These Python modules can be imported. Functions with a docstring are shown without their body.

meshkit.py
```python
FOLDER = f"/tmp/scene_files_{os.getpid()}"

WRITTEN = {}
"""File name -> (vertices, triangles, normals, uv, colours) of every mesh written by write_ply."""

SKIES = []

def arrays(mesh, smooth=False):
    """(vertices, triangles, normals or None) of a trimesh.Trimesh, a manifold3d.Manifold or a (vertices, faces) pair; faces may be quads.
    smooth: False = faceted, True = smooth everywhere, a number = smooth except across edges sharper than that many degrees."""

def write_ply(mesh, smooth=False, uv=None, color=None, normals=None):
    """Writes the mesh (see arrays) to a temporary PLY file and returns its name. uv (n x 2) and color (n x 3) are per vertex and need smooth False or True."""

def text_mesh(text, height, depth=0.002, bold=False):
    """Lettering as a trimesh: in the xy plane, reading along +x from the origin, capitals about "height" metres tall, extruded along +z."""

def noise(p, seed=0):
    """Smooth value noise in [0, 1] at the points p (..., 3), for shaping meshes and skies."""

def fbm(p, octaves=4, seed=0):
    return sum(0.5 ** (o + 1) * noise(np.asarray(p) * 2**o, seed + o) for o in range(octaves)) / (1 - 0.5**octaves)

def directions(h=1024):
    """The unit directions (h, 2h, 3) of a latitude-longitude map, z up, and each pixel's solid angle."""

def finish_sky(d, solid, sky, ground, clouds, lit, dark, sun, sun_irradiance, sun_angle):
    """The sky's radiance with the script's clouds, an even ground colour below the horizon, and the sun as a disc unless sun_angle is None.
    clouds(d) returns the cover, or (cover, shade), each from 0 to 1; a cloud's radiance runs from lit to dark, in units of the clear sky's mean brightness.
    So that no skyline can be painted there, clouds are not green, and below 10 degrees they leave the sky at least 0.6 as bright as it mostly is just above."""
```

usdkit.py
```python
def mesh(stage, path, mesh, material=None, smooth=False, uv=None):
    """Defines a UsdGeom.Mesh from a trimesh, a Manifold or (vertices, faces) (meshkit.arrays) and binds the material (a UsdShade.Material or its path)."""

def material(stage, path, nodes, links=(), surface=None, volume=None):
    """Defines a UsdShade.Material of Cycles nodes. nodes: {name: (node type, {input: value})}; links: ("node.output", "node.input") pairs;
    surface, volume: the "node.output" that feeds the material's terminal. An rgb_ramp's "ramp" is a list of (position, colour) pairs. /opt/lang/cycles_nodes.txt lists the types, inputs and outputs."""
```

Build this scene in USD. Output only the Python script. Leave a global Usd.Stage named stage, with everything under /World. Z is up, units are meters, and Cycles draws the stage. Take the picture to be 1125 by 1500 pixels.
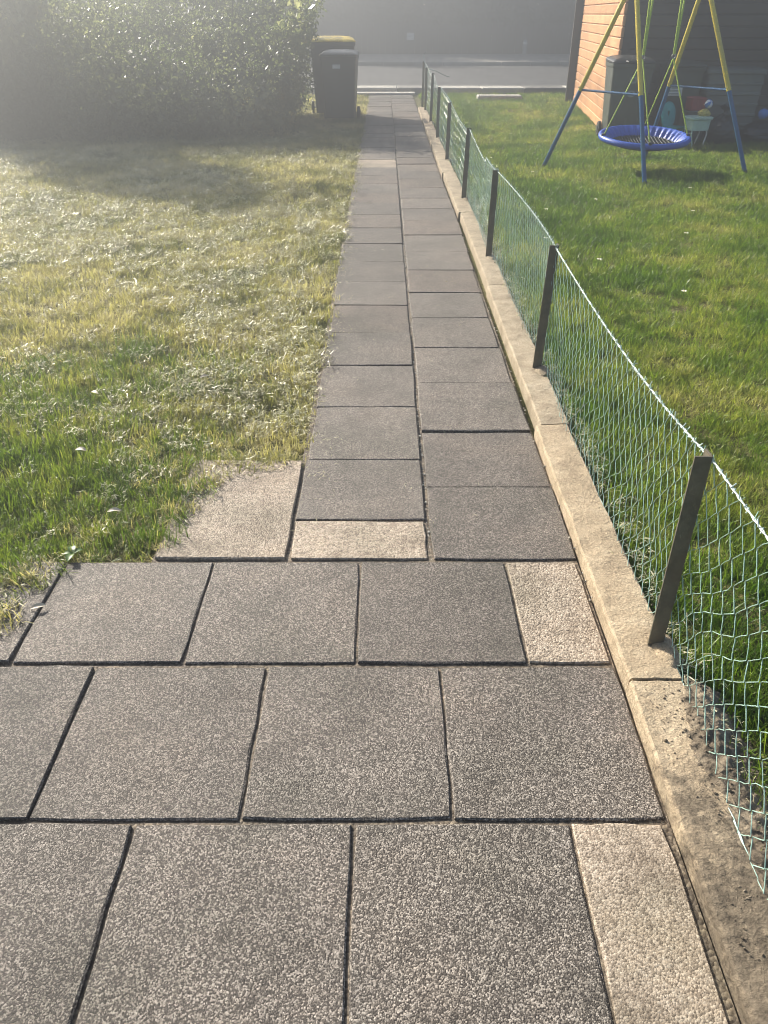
import math
import numpy as np
import trimesh
import usdkit
import meshkit
from pxr import Gf, Sdf, Usd, UsdGeom, UsdLux, UsdShade, Vt

stage = Usd.Stage.CreateInMemory()
UsdGeom.SetStageUpAxis(stage, "Z")
UsdGeom.SetStageMetersPerUnit(stage, 1.0)
UsdGeom.Xform.Define(stage, "/World")
R = np.random.default_rng(7)

# ---------------------------------------------------------------- camera, sky, sun, exposure
PITCH = math.degrees(math.atan(730 / 1127.0))          # degrees below the horizontal
cam = UsdGeom.Camera.Define(stage, "/World/camera")
cam.AddTranslateOp().Set(Gf.Vec3d(0, 0, 1.575))
cam.AddRotateXOp().Set(90 - PITCH)
cam.CreateHorizontalApertureAttr(36.0)
cam.CreateVerticalApertureAttr(48.0)
cam.CreateFocalLengthAttr(36.0 * 1127 / 1125)
cam.CreateFStopAttr(0.0)
cam.CreateClippingRangeAttr(Gf.Vec2f(0.05, 1000))
cam.CreateExposureAttr(1.55)

SUN_AZ, SUN_EL = math.radians(-41), math.radians(30.5)
SUN = np.array([math.sin(SUN_AZ) * math.cos(SUN_EL), math.cos(SUN_AZ) * math.cos(SUN_EL), math.sin(SUN_EL)])
M = {}


def mat(name, nodes, links, surface="p.BSDF", volume=None):
    M[name] = usdkit.material(stage, "/World/Looks/" + name, nodes, links, surface=surface, volume=volume)
    return M[name]


sky = UsdLux.DomeLight.Define(stage, "/World/sky")
mat("sky_air", {"s": ("sky_texture", {"sky_type": "single_scattering", "sun_disc": False, "sun_elevation": SUN_EL, "sun_rotation": SUN_AZ, "aerosol_density": 1.5}),
                "b": ("background_shader", {"strength": 0.06})}, [("s.color", "b.color")], surface="b.background")
UsdShade.MaterialBindingAPI.Apply(sky.GetPrim()).Bind(M["sky_air"])
sky.GetPrim().SetCustomDataByKey("kind", "structure")
sun = UsdLux.DistantLight.Define(stage, "/World/sun")
sun.CreateIntensityAttr(1.25)
sun.CreateNormalizeAttr(True)
sun.CreateAngleAttr(0.53)
sun.CreateColorAttr(Gf.Vec3f(1.0, 0.92, 0.80))
zx = np.cross([0, 0, 1], SUN); zx /= np.linalg.norm(zx); zy = np.cross(SUN, zx)
sun.AddTransformOp().Set(Gf.Matrix4d(*zx, 0, *zy, 0, *SUN, 0, 0, 0, 0, 1))

# ---------------------------------------------------------------- helpers
used = {}


def numbered(name, parent="/World"):
    k = used.get((parent, name), 0)
    used[(parent, name)] = k + 1
    return f"{parent}/{name}" + (f"_{k:03d}" if k else "")


def tag(p, label=None, cat=None, group=None, kind=None):
    p = p.GetPrim() if hasattr(p, "GetPrim") else p
    for k, v in (("label", label), ("category", cat), ("group", group), ("kind", kind)):
        if v:
            p.SetCustomDataByKey(k, v)
    return p


def thing(name, label=None, cat=None, loc=(0, 0, 0), rz=0.0, group=None, kind=None):
    x = UsdGeom.Xform.Define(stage, numbered(name))
    x.AddTranslateOp().Set(Gf.Vec3d(*map(float, loc)))
    if rz:
        x.AddRotateZOp().Set(float(rz))
    return tag(x, label, cat, group, kind)


def obj(name, mesh, m, parent=None, smooth=False, label=None, kind=None):
    path = numbered(name, str(parent.GetPath()) if parent else "/World")
    p = usdkit.mesh(stage, path, mesh, M[m], smooth=smooth).GetPrim()
    return tag(p, label, kind=kind)


def copy(root, loc, rz, label=None):
    was = root.GetCustomData()
    r = thing(root.GetName(), label or was.get("label"), was.get("category"), loc, rz, was.get("group"))
    r.GetReferences().AddInternalReference(root.GetPath())
    r.SetInstanceable(True)
    return r


def join(*ms):
    vs, fs, n = [], [], 0
    for m in ms:
        v, f = (np.asarray(m.vertices), np.asarray(m.faces)) if hasattr(m, "vertices") else m
        vs.append(v); fs.append(np.asarray(f) + n); n += len(v)
    return np.vstack(vs), np.vstack(fs)


def quads(q):
    q = np.asarray(q)
    return np.vstack([q[:, [0, 1, 2]], q[:, [0, 2, 3]]])


def box(x0, x1, y0, y1, z0, z1):
    v = np.array([[x, y, z] for z in (z0, z1) for y in (y0, y1) for x in (x0, x1)], float)
    return v, quads([[0, 2, 3, 1], [4, 5, 7, 6], [0, 1, 5, 4], [2, 6, 7, 3], [0, 4, 6, 2], [1, 3, 7, 5]])


def bevel_box(x0, x1, y0, y1, z0, z1, b):
    """A box with all its edges chamfered."""
    import manifold3d
    pts = []
    for sx, x in ((1, x0), (-1, x1)):
        for sy, y in ((1, y0), (-1, y1)):
            for sz, z in ((1, z0), (-1, z1)):
                pts += [[x + sx * b, y + sy * b, z], [x + sx * b, y, z + sz * b], [x, y + sy * b, z + sz * b]]
    m = manifold3d.Manifold.hull_points(np.array(pts, float)).to_mesh()
    return np.array(m.vert_properties[:, :3], float), np.array(m.tri_verts, int)


def tube(pts, r, sides=6, closed=False, cap=True):
    p = np.asarray(pts, float)
    n = len(p)
    if closed:
        t = np.roll(p, -1, 0) - np.roll(p, 1, 0)
    else:
        t = np.gradient(p, axis=0)
    t /= np.linalg.norm(t, axis=1, keepdims=True) + 1e-12
    a = np.empty_like(t)
    ref = np.array([0, 0, 1.0]) if abs(t[0, 2]) < 0.9 else np.array([1.0, 0, 0])
    for i in range(n):
        x = np.cross(t[i], ref)
        a[i] = x / (np.linalg.norm(x) + 1e-12)
        ref = np.cross(a[i], t[i])
    b = np.cross(t, a)
    ang = np.arange(sides) * 2 * np.pi / sides
    rr = np.broadcast_to(r, (n,))[:, None, None]
    v = (p[:, None] + rr * (np.cos(ang)[None, :, None] * a[:, None] + np.sin(ang)[None, :, None] * b[:, None])).reshape(-1, 3)
    k = n if closed else n - 1
    q = []
    for i in range(k):
        i2 = (i + 1) % n
        for j in range(sides):
            j2 = (j + 1) % sides
            q.append([i * sides + j, i2 * sides + j, i2 * sides + j2, i * sides + j2])
    f = quads(q)
    if cap and not closed:
        v = np.vstack([v, p[0], p[-1]])
        c0, c1 = len(v) - 2, len(v) - 1
        e = [[c0, j, (j + 1) % sides] for j in range(sides)] + [[c1, (n - 1) * sides + (j + 1) % sides, (n - 1) * sides + j] for j in range(sides)]
        f = np.vstack([f, e])
    return v, f


def loft(rings, cap0=True, cap1=True):
    """Closed rings of equally many points joined into a skin, with fan caps."""
    rings = [np.asarray(r, float) for r in rings]
    n, k = len(rings[0]), len(rings)
    v = np.vstack(rings)
    q = [[i * n + j, i * n + (j + 1) % n, (i + 1) * n + (j + 1) % n, (i + 1) * n + j] for i in range(k - 1) for j in range(n)]
    f = quads(q)
    if cap0:
        v = np.vstack([v, rings[0].mean(0)]); f = np.vstack([f, [[len(v) - 1, (j + 1) % n, j] for j in range(n)]])
    if cap1:
        v = np.vstack([v, rings[-1].mean(0)]); f = np.vstack([f, [[len(v) - 1, (k - 1) * n + j, (k - 1) * n + (j + 1) % n] for j in range(n)]])
    return v, f


def rrect(cx, cy, w, d, r, z, k=4):
    """A rounded rectangle ring at height z, counter-clockwise."""
    out = []
    for qx, qy, a0 in ((1, 1, 0), (-1, 1, 90), (-1, -1, 180), (1, -1, 270)):
        for i in range(k):
            a = math.radians(a0 + 90 * i / (k - 1))
            out.append([cx + qx * (w / 2 - r) + r * math.cos(a), cy + qy * (d / 2 - r) + r * math.sin(a), z])
    return np.array(out)


def moved(m, loc=(0, 0, 0), rz=0.0, rx=0.0, ry=0.0):
    v, f = (np.asarray(m.vertices), np.asarray(m.faces)) if hasattr(m, "vertices") else m
    v = np.array(v, float)
    for ax, a in ((0, rx), (1, ry), (2, rz)):
        if a:
            T = trimesh.transformations.rotation_matrix(math.radians(a), np.eye(3)[ax])[:3, :3]
            v = v @ T.T
    return v + np.asarray(loc, float), f


def cyl(r, h, loc=(0, 0, 0), axis="z", n=16, r2=None):
    a = np.arange(n) * 2 * np.pi / n
    c = np.stack([np.cos(a), np.sin(a), 0 * a], 1)
    e = min(r, h) * 0.12
    rings = [c * (r - e) + [0, 0, -h / 2], c * r + [0, 0, -h / 2 + e], c * (r2 or r) + [0, 0, h / 2 - e], c * ((r2 or r) - e) + [0, 0, h / 2]]
    m = loft(rings)
    return moved(m, loc, rx=90 if axis == "y" else 0, ry=90 if axis == "x" else 0)


def prism(outline, thick, loc=(0, 0, 0), hole=None):
    """A flat plate in the xz plane with its outline (x, z) points, thick along y."""
    import shapely
    poly = shapely.Polygon(outline, [hole] if hole is not None else None)
    m = trimesh.creation.extrude_polygon(poly, thick, engine="earcut")
    v = np.array(m.vertices)
    v = np.stack([v[:, 0], -v[:, 2] + thick / 2, v[:, 1]], 1) + np.asarray(loc)
    return v, np.array(m.faces)


# ---------------------------------------------------------------- materials
def plain(name, col, rough=0.5, spec=0.5, vary=0.12, scale=9.0, bump=0.0, bscale=60.0, metal=0.0, coat=0.0, dust=None):
    """A paint, plastic or metal with mottling and a fine relief."""
    c = np.array(col)
    nodes = {"g": ("geometry", {}), "n": ("noise_texture", {"scale": scale, "detail": 5.0, "roughness": 0.62}),
             "r": ("rgb_ramp", {"ramp": [(0.3, c * (1 - vary)), (0.7, np.minimum(c * (1 + vary), 1))]}),
             "n2": ("noise_texture", {"scale": bscale, "detail": 4.0}),
             "rr": ("map_range", {"from_min": 0.3, "from_max": 0.7, "to_min": max(rough - 0.12, 0.05), "to_max": min(rough + 0.12, 1)}),
             "b": ("bump", {"strength": bump, "distance": 0.004}),
             "p": ("principled_bsdf", {"specular_ior_level": spec, "metallic": metal, "coat_weight": coat})}
    links = [("g.position", "n.vector"), ("g.position", "n2.vector"), ("n.fac", "r.fac"), ("n2.fac", "rr.value"), ("rr.result", "p.roughness"), ("r.color", "p.base_color")]
    if bump:
        links += [("n2.fac", "b.height"), ("b.normal", "p.normal")]
    if dust is not None:
        nodes["n3"] = ("noise_texture", {"scale": scale * 0.4, "detail": 6.0, "roughness": 0.7})
        nodes["rd"] = ("map_range", {"from_min": 0.45, "from_max": 0.75, "to_min": 0.0, "to_max": 0.8, "clamp": True})
        nodes["mx"] = ("mix_color", {"b": dust})
        links = [l for l in links if l[1] != "p.base_color"] + [("g.position", "n3.vector"), ("n3.fac", "rd.value"), ("rd.result", "mx.fac"), ("r.color", "mx.a"), ("mx.result", "p.base_color")]
    mat(name, nodes, links)


def aggregate(name, ramp, scale, stain, tint=0.25, bump=0.6, pit=None):
    """Concrete with exposed grit: each pebble is a cell of its own tone; a slab's own tone varies."""
    nodes = {"g": ("geometry", {}), "o": ("object_info", {}),
             "v": ("voronoi_texture", {"scale": scale, "randomness": 1.0}),
             "sep": ("separate_color", {}), "r": ("rgb_ramp", {"ramp": ramp}),
             "v2": ("noise_texture", {"scale": scale * 0.42, "detail": 3.0, "roughness": 0.65}),
             "mf": ("math", {"math_type": "multiply_add", "value2": 0.62, "value3": -0.06}),
             "md": ("math", {"math_type": "multiply_add", "value2": 0.55}),
             "n": ("noise_texture", {"scale": 5.5, "detail": 6.0, "roughness": 0.68}),
             "rs": ("rgb_ramp", {"ramp": [(0.28, stain[0]), (0.5, (1, 1, 1)), (0.74, stain[1])]}),
             "m1": ("mix_color", {"blend_type": "multiply", "fac": 1.0, "use_clamp": True}),
             "nw": ("noise_texture", {"scale": 1.9, "detail": 5.0, "roughness": 0.6}), "rw": ("rgb_ramp", {"ramp": [(0.30, (0.70, 0.72, 0.68)), (0.5, (1.0, 1.0, 1.0)), (0.70, (1.22, 1.18, 1.14))]}), "m2": ("mix_color", {"blend_type": "multiply", "fac": 1.0, "use_clamp": False}),
             "ho": ("map_range", {"to_min": 1 - tint, "to_max": 1 + tint}),
             "h": ("hsv", {}),
             "b": ("bump", {"strength": bump, "distance": 0.004, "invert": True}),
             "nb": ("noise_texture", {"scale": 22.0, "detail": 4.0}), "b2": ("bump", {"strength": 0.25, "distance": 0.01}),
             "p": ("principled_bsdf", {"roughness": 0.72, "specular_ior_level": 0.4})}
    links = [("g.position", "v.vector"), ("g.position", "v2.vector"), ("g.position", "n.vector"), ("g.position", "nb.vector"), ("v.color", "sep.color"),
             ("sep.r", "mf.value1"), ("v2.fac", "md.value1"), ("mf.value", "md.value3"), ("md.value", "r.fac"), ("n.fac", "rs.fac"), ("r.color", "m1.a"), ("rs.color", "m1.b"), ("o.random", "ho.value"), ("ho.result", "h.value"),
             ("m1.result", "m2.a"), ("g.position", "nw.vector"), ("nw.fac", "rw.fac"), ("rw.color", "m2.b"), ("m2.result", "h.color"), ("h.color", "p.base_color"), ("v.distance", "b.height"), ("nb.fac", "b2.height"), ("b2.normal", "b.normal"), ("b.normal", "p.normal")]
    mat(name, nodes, links)


DARK = [(0.0, (0.026, 0.0215, 0.0175)), (0.40, (0.046, 0.038, 0.031)), (0.56, (0.088, 0.075, 0.062)), (0.72, (0.215, 0.189, 0.161)), (1.0, (0.41, 0.37, 0.325))]
PALE = [(0.0, (0.068, 0.053, 0.039)), (0.36, (0.205, 0.163, 0.121)), (0.6, (0.325, 0.264, 0.201)), (1.0, (0.48, 0.415, 0.335))]
aggregate("dark_aggregate", DARK, 330.0, ((0.72, 0.7, 0.68), (1.16, 1.13, 1.1)), tint=0.17, bump=0.4)
aggregate("dark_aggregate_warm", [(p, (c[0] * 1.05, c[1] * 1.0, c[2] * 0.97)) for p, c in DARK], 300.0, ((0.68, 0.65, 0.64), (1.16, 1.12, 1.06)), tint=0.17, bump=0.4)
aggregate("dark_aggregate_fine", [(p, (c[0] * 0.95, c[1] * 0.95, c[2] * 0.95)) for p, c in DARK], 360.0, ((0.7, 0.69, 0.68), (1.12, 1.12, 1.12)), tint=0.17, bump=0.4)
aggregate("pale_aggregate", PALE, 180.0, ((0.6, 0.57, 0.53), (1.08, 1.08, 1.06)), tint=0.08)
aggregate("pale_coarse", PALE, 230.0, ((0.42, 0.39, 0.36), (1.12, 1.08, 1.04)), tint=0.05, bump=0.35)
aggregate("joint_soil", [(0.0, (0.035, 0.027, 0.019)), (0.55, (0.085, 0.066, 0.047)), (1.0, (0.24, 0.195, 0.14))], 120.0, ((0.6, 0.6, 0.6), (1.2, 1.2, 1.1)))
aggregate("asphalt", [(0.0, (0.05, 0.05, 0.05)), (0.5, (0.10, 0.098, 0.095)), (1.0, (0.19, 0.185, 0.18))], 90.0, ((0.7, 0.7, 0.7), (1.2, 1.2, 1.2)))
aggregate("pavement_concrete", [(0.0, (0.17, 0.16, 0.145)), (0.5, (0.25, 0.235, 0.21)), (1.0, (0.36, 0.34, 0.31))], 70.0, ((0.7, 0.7, 0.7), (1.1, 1.1, 1.1)))


def concrete(name, a, b, c, pits=0.5, soil=None, y0=1.0, y1=2.0):
    """Cast concrete; soil grows over it towards y0 in ragged patches."""
    nodes = {"g": ("geometry", {}), "n": ("noise_texture", {"scale": 9.0, "detail": 8.0, "roughness": 0.7}),
             "r": ("rgb_ramp", {"ramp": [(0.25, a), (0.5, b), (0.75, c)]}),
             "v": ("voronoi_texture", {"scale": 60.0}), "rv": ("rgb_ramp", {"ramp": [(0.0, (0.35, 0.3, 0.26)), (0.16, (0.95, 0.94, 0.93)), (1.0, (1, 1, 1))]}),
             "n2": ("noise_texture", {"scale": 45.0, "detail": 6.0, "roughness": 0.7}),
             "m": ("mix_color", {"blend_type": "multiply", "fac": pits}),
             "n4": ("noise_texture", {"scale": 170.0, "detail": 4.0, "roughness": 0.7}), "r4": ("rgb_ramp", {"ramp": [(0.3, (0.55, 0.53, 0.5)), (0.5, (1, 1, 1)), (0.72, (1.35, 1.33, 1.3))]}), "m4": ("mix_color", {"blend_type": "multiply", "fac": 0.8, "use_clamp": False}),
             "ba": ("bump", {"strength": 0.7, "distance": 0.004}), "b": ("bump", {"strength": 0.9, "distance": 0.014}),
             "p": ("principled_bsdf", {"roughness": 0.85, "specular_ior_level": 0.3})}
    links = [("g.position", "n.vector"), ("g.position", "v.vector"), ("g.position", "n2.vector"), ("n.fac", "r.fac"), ("v.distance", "rv.fac"), ("r.color", "m4.a"), ("g.position", "n4.vector"), ("n4.fac", "r4.fac"), ("r4.color", "m4.b"), ("m4.result", "m.a"), ("rv.color", "m.b"), ("n4.fac", "ba.height"), ("ba.normal", "b.normal"),
             ("n2.fac", "b.height"), ("b.normal", "p.normal")]
    if soil is None:
        links.append(("m.result", "p.base_color"))
    else:
        nodes |= {"x": ("separate_xyz", {}), "mr": ("map_range", {"from_min": y0, "from_max": y1, "to_min": 0.42, "to_max": -0.3, "clamp": True}),
                  "n3": ("noise_texture", {"scale": 11.0, "detail": 7.0, "roughness": 0.75}), "ad": ("math", {"math_type": "add"}),
                  "st": ("map_range", {"from_min": 0.48, "from_max": 0.68, "clamp": True}), "ms": ("mix_color", {}),
                  "rs": ("rgb_ramp", {"ramp": [(0.3, soil[0]), (0.7, soil[1])]})}
        links += [("g.position", "x.vector"), ("x.y", "mr.value"), ("g.position", "n3.vector"), ("n3.fac", "ad.value1"), ("mr.result", "ad.value2"), ("ad.value", "st.value"), ("st.result", "ms.fac"),
                  ("n2.fac", "rs.fac"), ("m.result", "ms.a"), ("rs.color", "ms.b"), ("ms.result", "p.base_color")]
    mat(name, nodes, links)


concrete("kerb_concrete", (0.20, 0.155, 0.105), (0.37, 0.305, 0.215), (0.50, 0.43, 0.32), pits=0.9)
concrete("kerb_dirty", (0.25, 0.195, 0.13), (0.41, 0.325, 0.22), (0.52, 0.435, 0.31), pits=0.7, soil=((0.06, 0.047, 0.033), (0.23, 0.185, 0.13)), y0=0.55, y1=1.75)
concrete("verge_soil", (0.07, 0.055, 0.04), (0.17, 0.137, 0.098), (0.33, 0.28, 0.205), pits=0.8)
concrete("pale_concrete", (0.4, 0.38, 0.33), (0.52, 0.5, 0.44), (0.6, 0.58, 0.52), pits=0.3)


def grassy(name, cols, zone_scale, rough=0.42, trans=0.35, spec=0.5, tip=None):
    """Blades: tone differs blade by blade and in wide patches."""
    nodes = {"g": ("geometry", {}), "o": ("object_info", {}),
             "n": ("noise_texture", {"scale": zone_scale, "detail": 4.0, "roughness": 0.6}),
             "zr": ("map_range", {"from_min": 0.34, "from_max": 0.66, "to_min": 0.22, "to_max": 0.80}), "a": ("math", {"math_type": "multiply_add", "value2": 0.34}), "a2": ("math", {"math_type": "multiply_add", "value2": 0.30}),
             "r": ("rgb_ramp", {"ramp": cols}),
             "p": ("principled_bsdf", {"roughness": rough, "specular_ior_level": spec}),
             "t": ("translucent_bsdf", {}), "tc": ("mix_color", {"blend_type": "multiply", "fac": 1.0, "b": (1.25, 1.3, 0.75), "use_clamp": False}), "mx": ("mix_closure", {"fac": trans})}
    links = [("g.position", "n.vector"), ("g.random_per_island", "a.value1"), ("o.random", "a2.value1"), ("n.fac", "zr.value"), ("zr.result", "a2.value3"), ("a2.value", "a.value3"), ("a.value", "r.fac"), ("r.color", "p.base_color"),
             ("r.color", "tc.a"), ("tc.result", "t.color"), ("p.BSDF", "mx.closure1"), ("t.BSDF", "mx.closure2")]
    mat(name, nodes, links, surface="mx.closure")


grassy("dry_grass", [(0.40, (0.14, 0.15, 0.045)), (0.56, (0.27, 0.255, 0.095)), (0.74, (0.42, 0.37, 0.18)), (1.0, (0.54, 0.48, 0.30))], 1.3, trans=0.45)
grassy("lush_grass", [(0.4, (0.075, 0.125, 0.018)), (0.7, (0.145, 0.20, 0.03)), (1.0, (0.30, 0.29, 0.08))], 2.0, trans=0.5)
grassy("lawn_grass", [(0.4, (0.07, 0.135, 0.014)), (0.64, (0.14, 0.215, 0.025)), (0.84, (0.25, 0.28, 0.055)), (1.05, (0.42, 0.38, 0.17))], 0.9, trans=0.5)
grassy("straw", [(0.4, (0.36, 0.33, 0.20)), (0.8, (0.52, 0.49, 0.33)), (1.1, (0.62, 0.60, 0.47))], 3.0, rough=0.42, trans=0.25, spec=0.5)
grassy("hedge_leaf", [(0.4, (0.07, 0.09, 0.045)), (0.72, (0.16, 0.175, 0.105)), (1.0, (0.40, 0.39, 0.28))], 0.8, rough=0.42, trans=0.5, spec=0.8)
grassy("tree_leaf", [(0.4, (0.03, 0.05, 0.018)), (0.75, (0.05, 0.075, 0.025)), (1.05, (0.09, 0.11, 0.04))], 0.5, trans=0.2)
grassy("weed_leaf", [(0.4, (0.06, 0.13, 0.02)), (1.0, (0.14, 0.24, 0.04))], 5.0)
plain("dead_leaf", (0.42, 0.36, 0.26), 0.5, vary=0.3)
plain("petal", (0.75, 0.74, 0.68), 0.6)
plain("petal_eye", (0.6, 0.42, 0.04), 0.6)
plain("bark", (0.11, 0.085, 0.06), 0.85, vary=0.4, bump=0.6, bscale=25)

mat("turf_soil", {"g": ("geometry", {}), "n": ("noise_texture", {"scale": 1.1, "detail": 7.0, "roughness": 0.65}), "n2": ("noise_texture", {"scale": 55.0, "detail": 5.0}),
                  "x": ("separate_xyz", {}),
                  "r": ("rgb_ramp", {"ramp": [(0.3, (0.07, 0.08, 0.025)), (0.55, (0.14, 0.13, 0.05)), (0.75, (0.24, 0.2, 0.10))]}),
                  "r2": ("rgb_ramp", {"ramp": [(0.3, (0.5, 0.5, 0.5)), (0.7, (1.3, 1.3, 1.2))]}), "m": ("mix_color", {"blend_type": "multiply", "fac": 1.0, "use_clamp": False}),
                  "b": ("bump", {"strength": 0.9, "distance": 0.03}), "p": ("principled_bsdf", {"roughness": 0.9, "specular_ior_level": 0.2})},
    [("g.position", "n.vector"), ("g.position", "n2.vector"), ("n.fac", "r.fac"), ("n2.fac", "r2.fac"), ("r.color", "m.a"), ("r2.color", "m.b"), ("m.result", "p.base_color"), ("n2.fac", "b.height"), ("b.normal", "p.normal")])

plain("post_paint", (0.10, 0.09, 0.062), 0.55, vary=0.3, scale=25, bump=0.3, bscale=150, dust=(0.12, 0.085, 0.05))
plain("green_wire", (0.30, 0.45, 0.38), 0.22, spec=0.8, vary=0.3, scale=14, coat=0.5)
plain("bright_wire", (0.42, 0.50, 0.47), 0.3, spec=0.8, vary=0.3, scale=20)
plain("yellow_paint", (0.60, 0.47, 0.045), 0.32, vary=0.1, dust=(0.42, 0.34, 0.08))
plain("blue_paint", (0.016, 0.085, 0.20), 0.32, vary=0.12, dust=(0.04, 0.11, 0.18))
plain("seat_blue", (0.02, 0.075, 0.38), 0.4, vary=0.12)
plain("net_dark", (0.02, 0.025, 0.03), 0.7)
plain("rope_green", (0.42, 0.56, 0.05), 0.6, vary=0.2, scale=60)
plain("steel", (0.45, 0.46, 0.47), 0.3, metal=1.0)
plain("bin_plastic", (0.030, 0.032, 0.032), 0.38, vary=0.2, bump=0.15, bscale=300, dust=(0.065, 0.06, 0.052))
plain("bin_green", (0.062, 0.072, 0.060), 0.42, vary=0.2, bump=0.15, bscale=300, dust=(0.07, 0.065, 0.05))
plain("grey_plastic", (0.13, 0.14, 0.122), 0.5, vary=0.15, dust=(0.12, 0.11, 0.09))
plain("yellow_plastic", (0.66, 0.47, 0.02), 0.35, vary=0.08)
plain("rubber", (0.02, 0.02, 0.02), 0.8)
plain("white_print", (0.62, 0.61, 0.57), 0.6, vary=0.1)
plain("dark_print", (0.06, 0.06, 0.06), 0.6)
plain("grey_print", (0.26, 0.27, 0.25), 0.6)
plain("teal_plastic", (0.03, 0.33, 0.33), 0.35, vary=0.1)
plain("mint_plastic", (0.42, 0.58, 0.50), 0.4, vary=0.08)
plain("red_plastic", (0.34, 0.05, 0.05), 0.45)
plain("black_bag", (0.016, 0.018, 0.018), 0.22, spec=0.6)
plain("yellow_bag", (0.52, 0.42, 0.10), 0.35, vary=0.35, scale=30)
plain("ball_white", (0.7, 0.7, 0.7), 0.3)
plain("ball_blue", (0.05, 0.18, 0.5), 0.3)
plain("dark_timber", (0.045, 0.036, 0.028), 0.8, vary=0.3, scale=12, bump=0.5, bscale=40)
plain("roof_felt", (0.05, 0.048, 0.045), 0.9, vary=0.3)


def wood(name, a, b, c, horiz=True):
    nodes = {"g": ("geometry", {}), "o": ("object_info", {}), "mp": ("mapping", {"scale": (1.2, 1.2, 28.0)}), "n": ("noise_texture", {"scale": 3.0, "detail": 6.0, "roughness": 0.62, "distortion": 0.5}),
             "r": ("rgb_ramp", {"ramp": [(0.28, a), (0.5, b), (0.75, c)]}), "ho": ("map_range", {"to_min": 0.8, "to_max": 1.15}), "h": ("hsv", {}),
             "n2": ("noise_texture", {"scale": 2.0, "detail": 4.0}), "r2": ("rgb_ramp", {"ramp": [(0.3, (0.7, 0.66, 0.62)), (0.6, (1, 1, 1))]}), "m": ("mix_color", {"blend_type": "multiply", "fac": 1.0}),
             "b": ("bump", {"strength": 0.4, "distance": 0.004}), "p": ("principled_bsdf", {"roughness": 0.66, "specular_ior_level": 0.35})}
    mat(name, nodes, [("g.position", "mp.vector"), ("mp.vector", "n.vector"), ("n.fac", "r.fac"), ("g.position", "n2.vector"), ("n2.fac", "r2.fac"), ("r.color", "m.a"), ("r2.color", "m.b"), ("o.random", "ho.value"), ("ho.result", "h.value"),
                      ("m.result", "h.color"), ("h.color", "p.base_color"), ("n.fac", "b.height"), ("b.normal", "p.normal")])


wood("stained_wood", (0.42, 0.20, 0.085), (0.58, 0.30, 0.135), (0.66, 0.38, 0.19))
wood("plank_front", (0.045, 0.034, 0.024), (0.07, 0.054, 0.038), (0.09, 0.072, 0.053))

# ---------------------------------------------------------------- ground, path, kerb, road
HALF = 62.0
obj("ground", (np.array([[-HALF, -HALF, -0.03], [HALF, -HALF, -0.03], [HALF, HALF, -0.03], [-HALF, HALF, -0.03]]), quads([[0, 1, 2, 3]])), "turf_soil", kind="structure")

path = thing("path", kind="structure")
obj("bed", join(box(-1.95, 0.665, -0.3, 2.125, -0.06, -0.0085), box(-0.80, 0.665, 2.125, 2.84, -0.06, -0.009), box(-0.345, 0.665, 2.84, 20.2, -0.06, -0.011)), "joint_soil", path)


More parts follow.
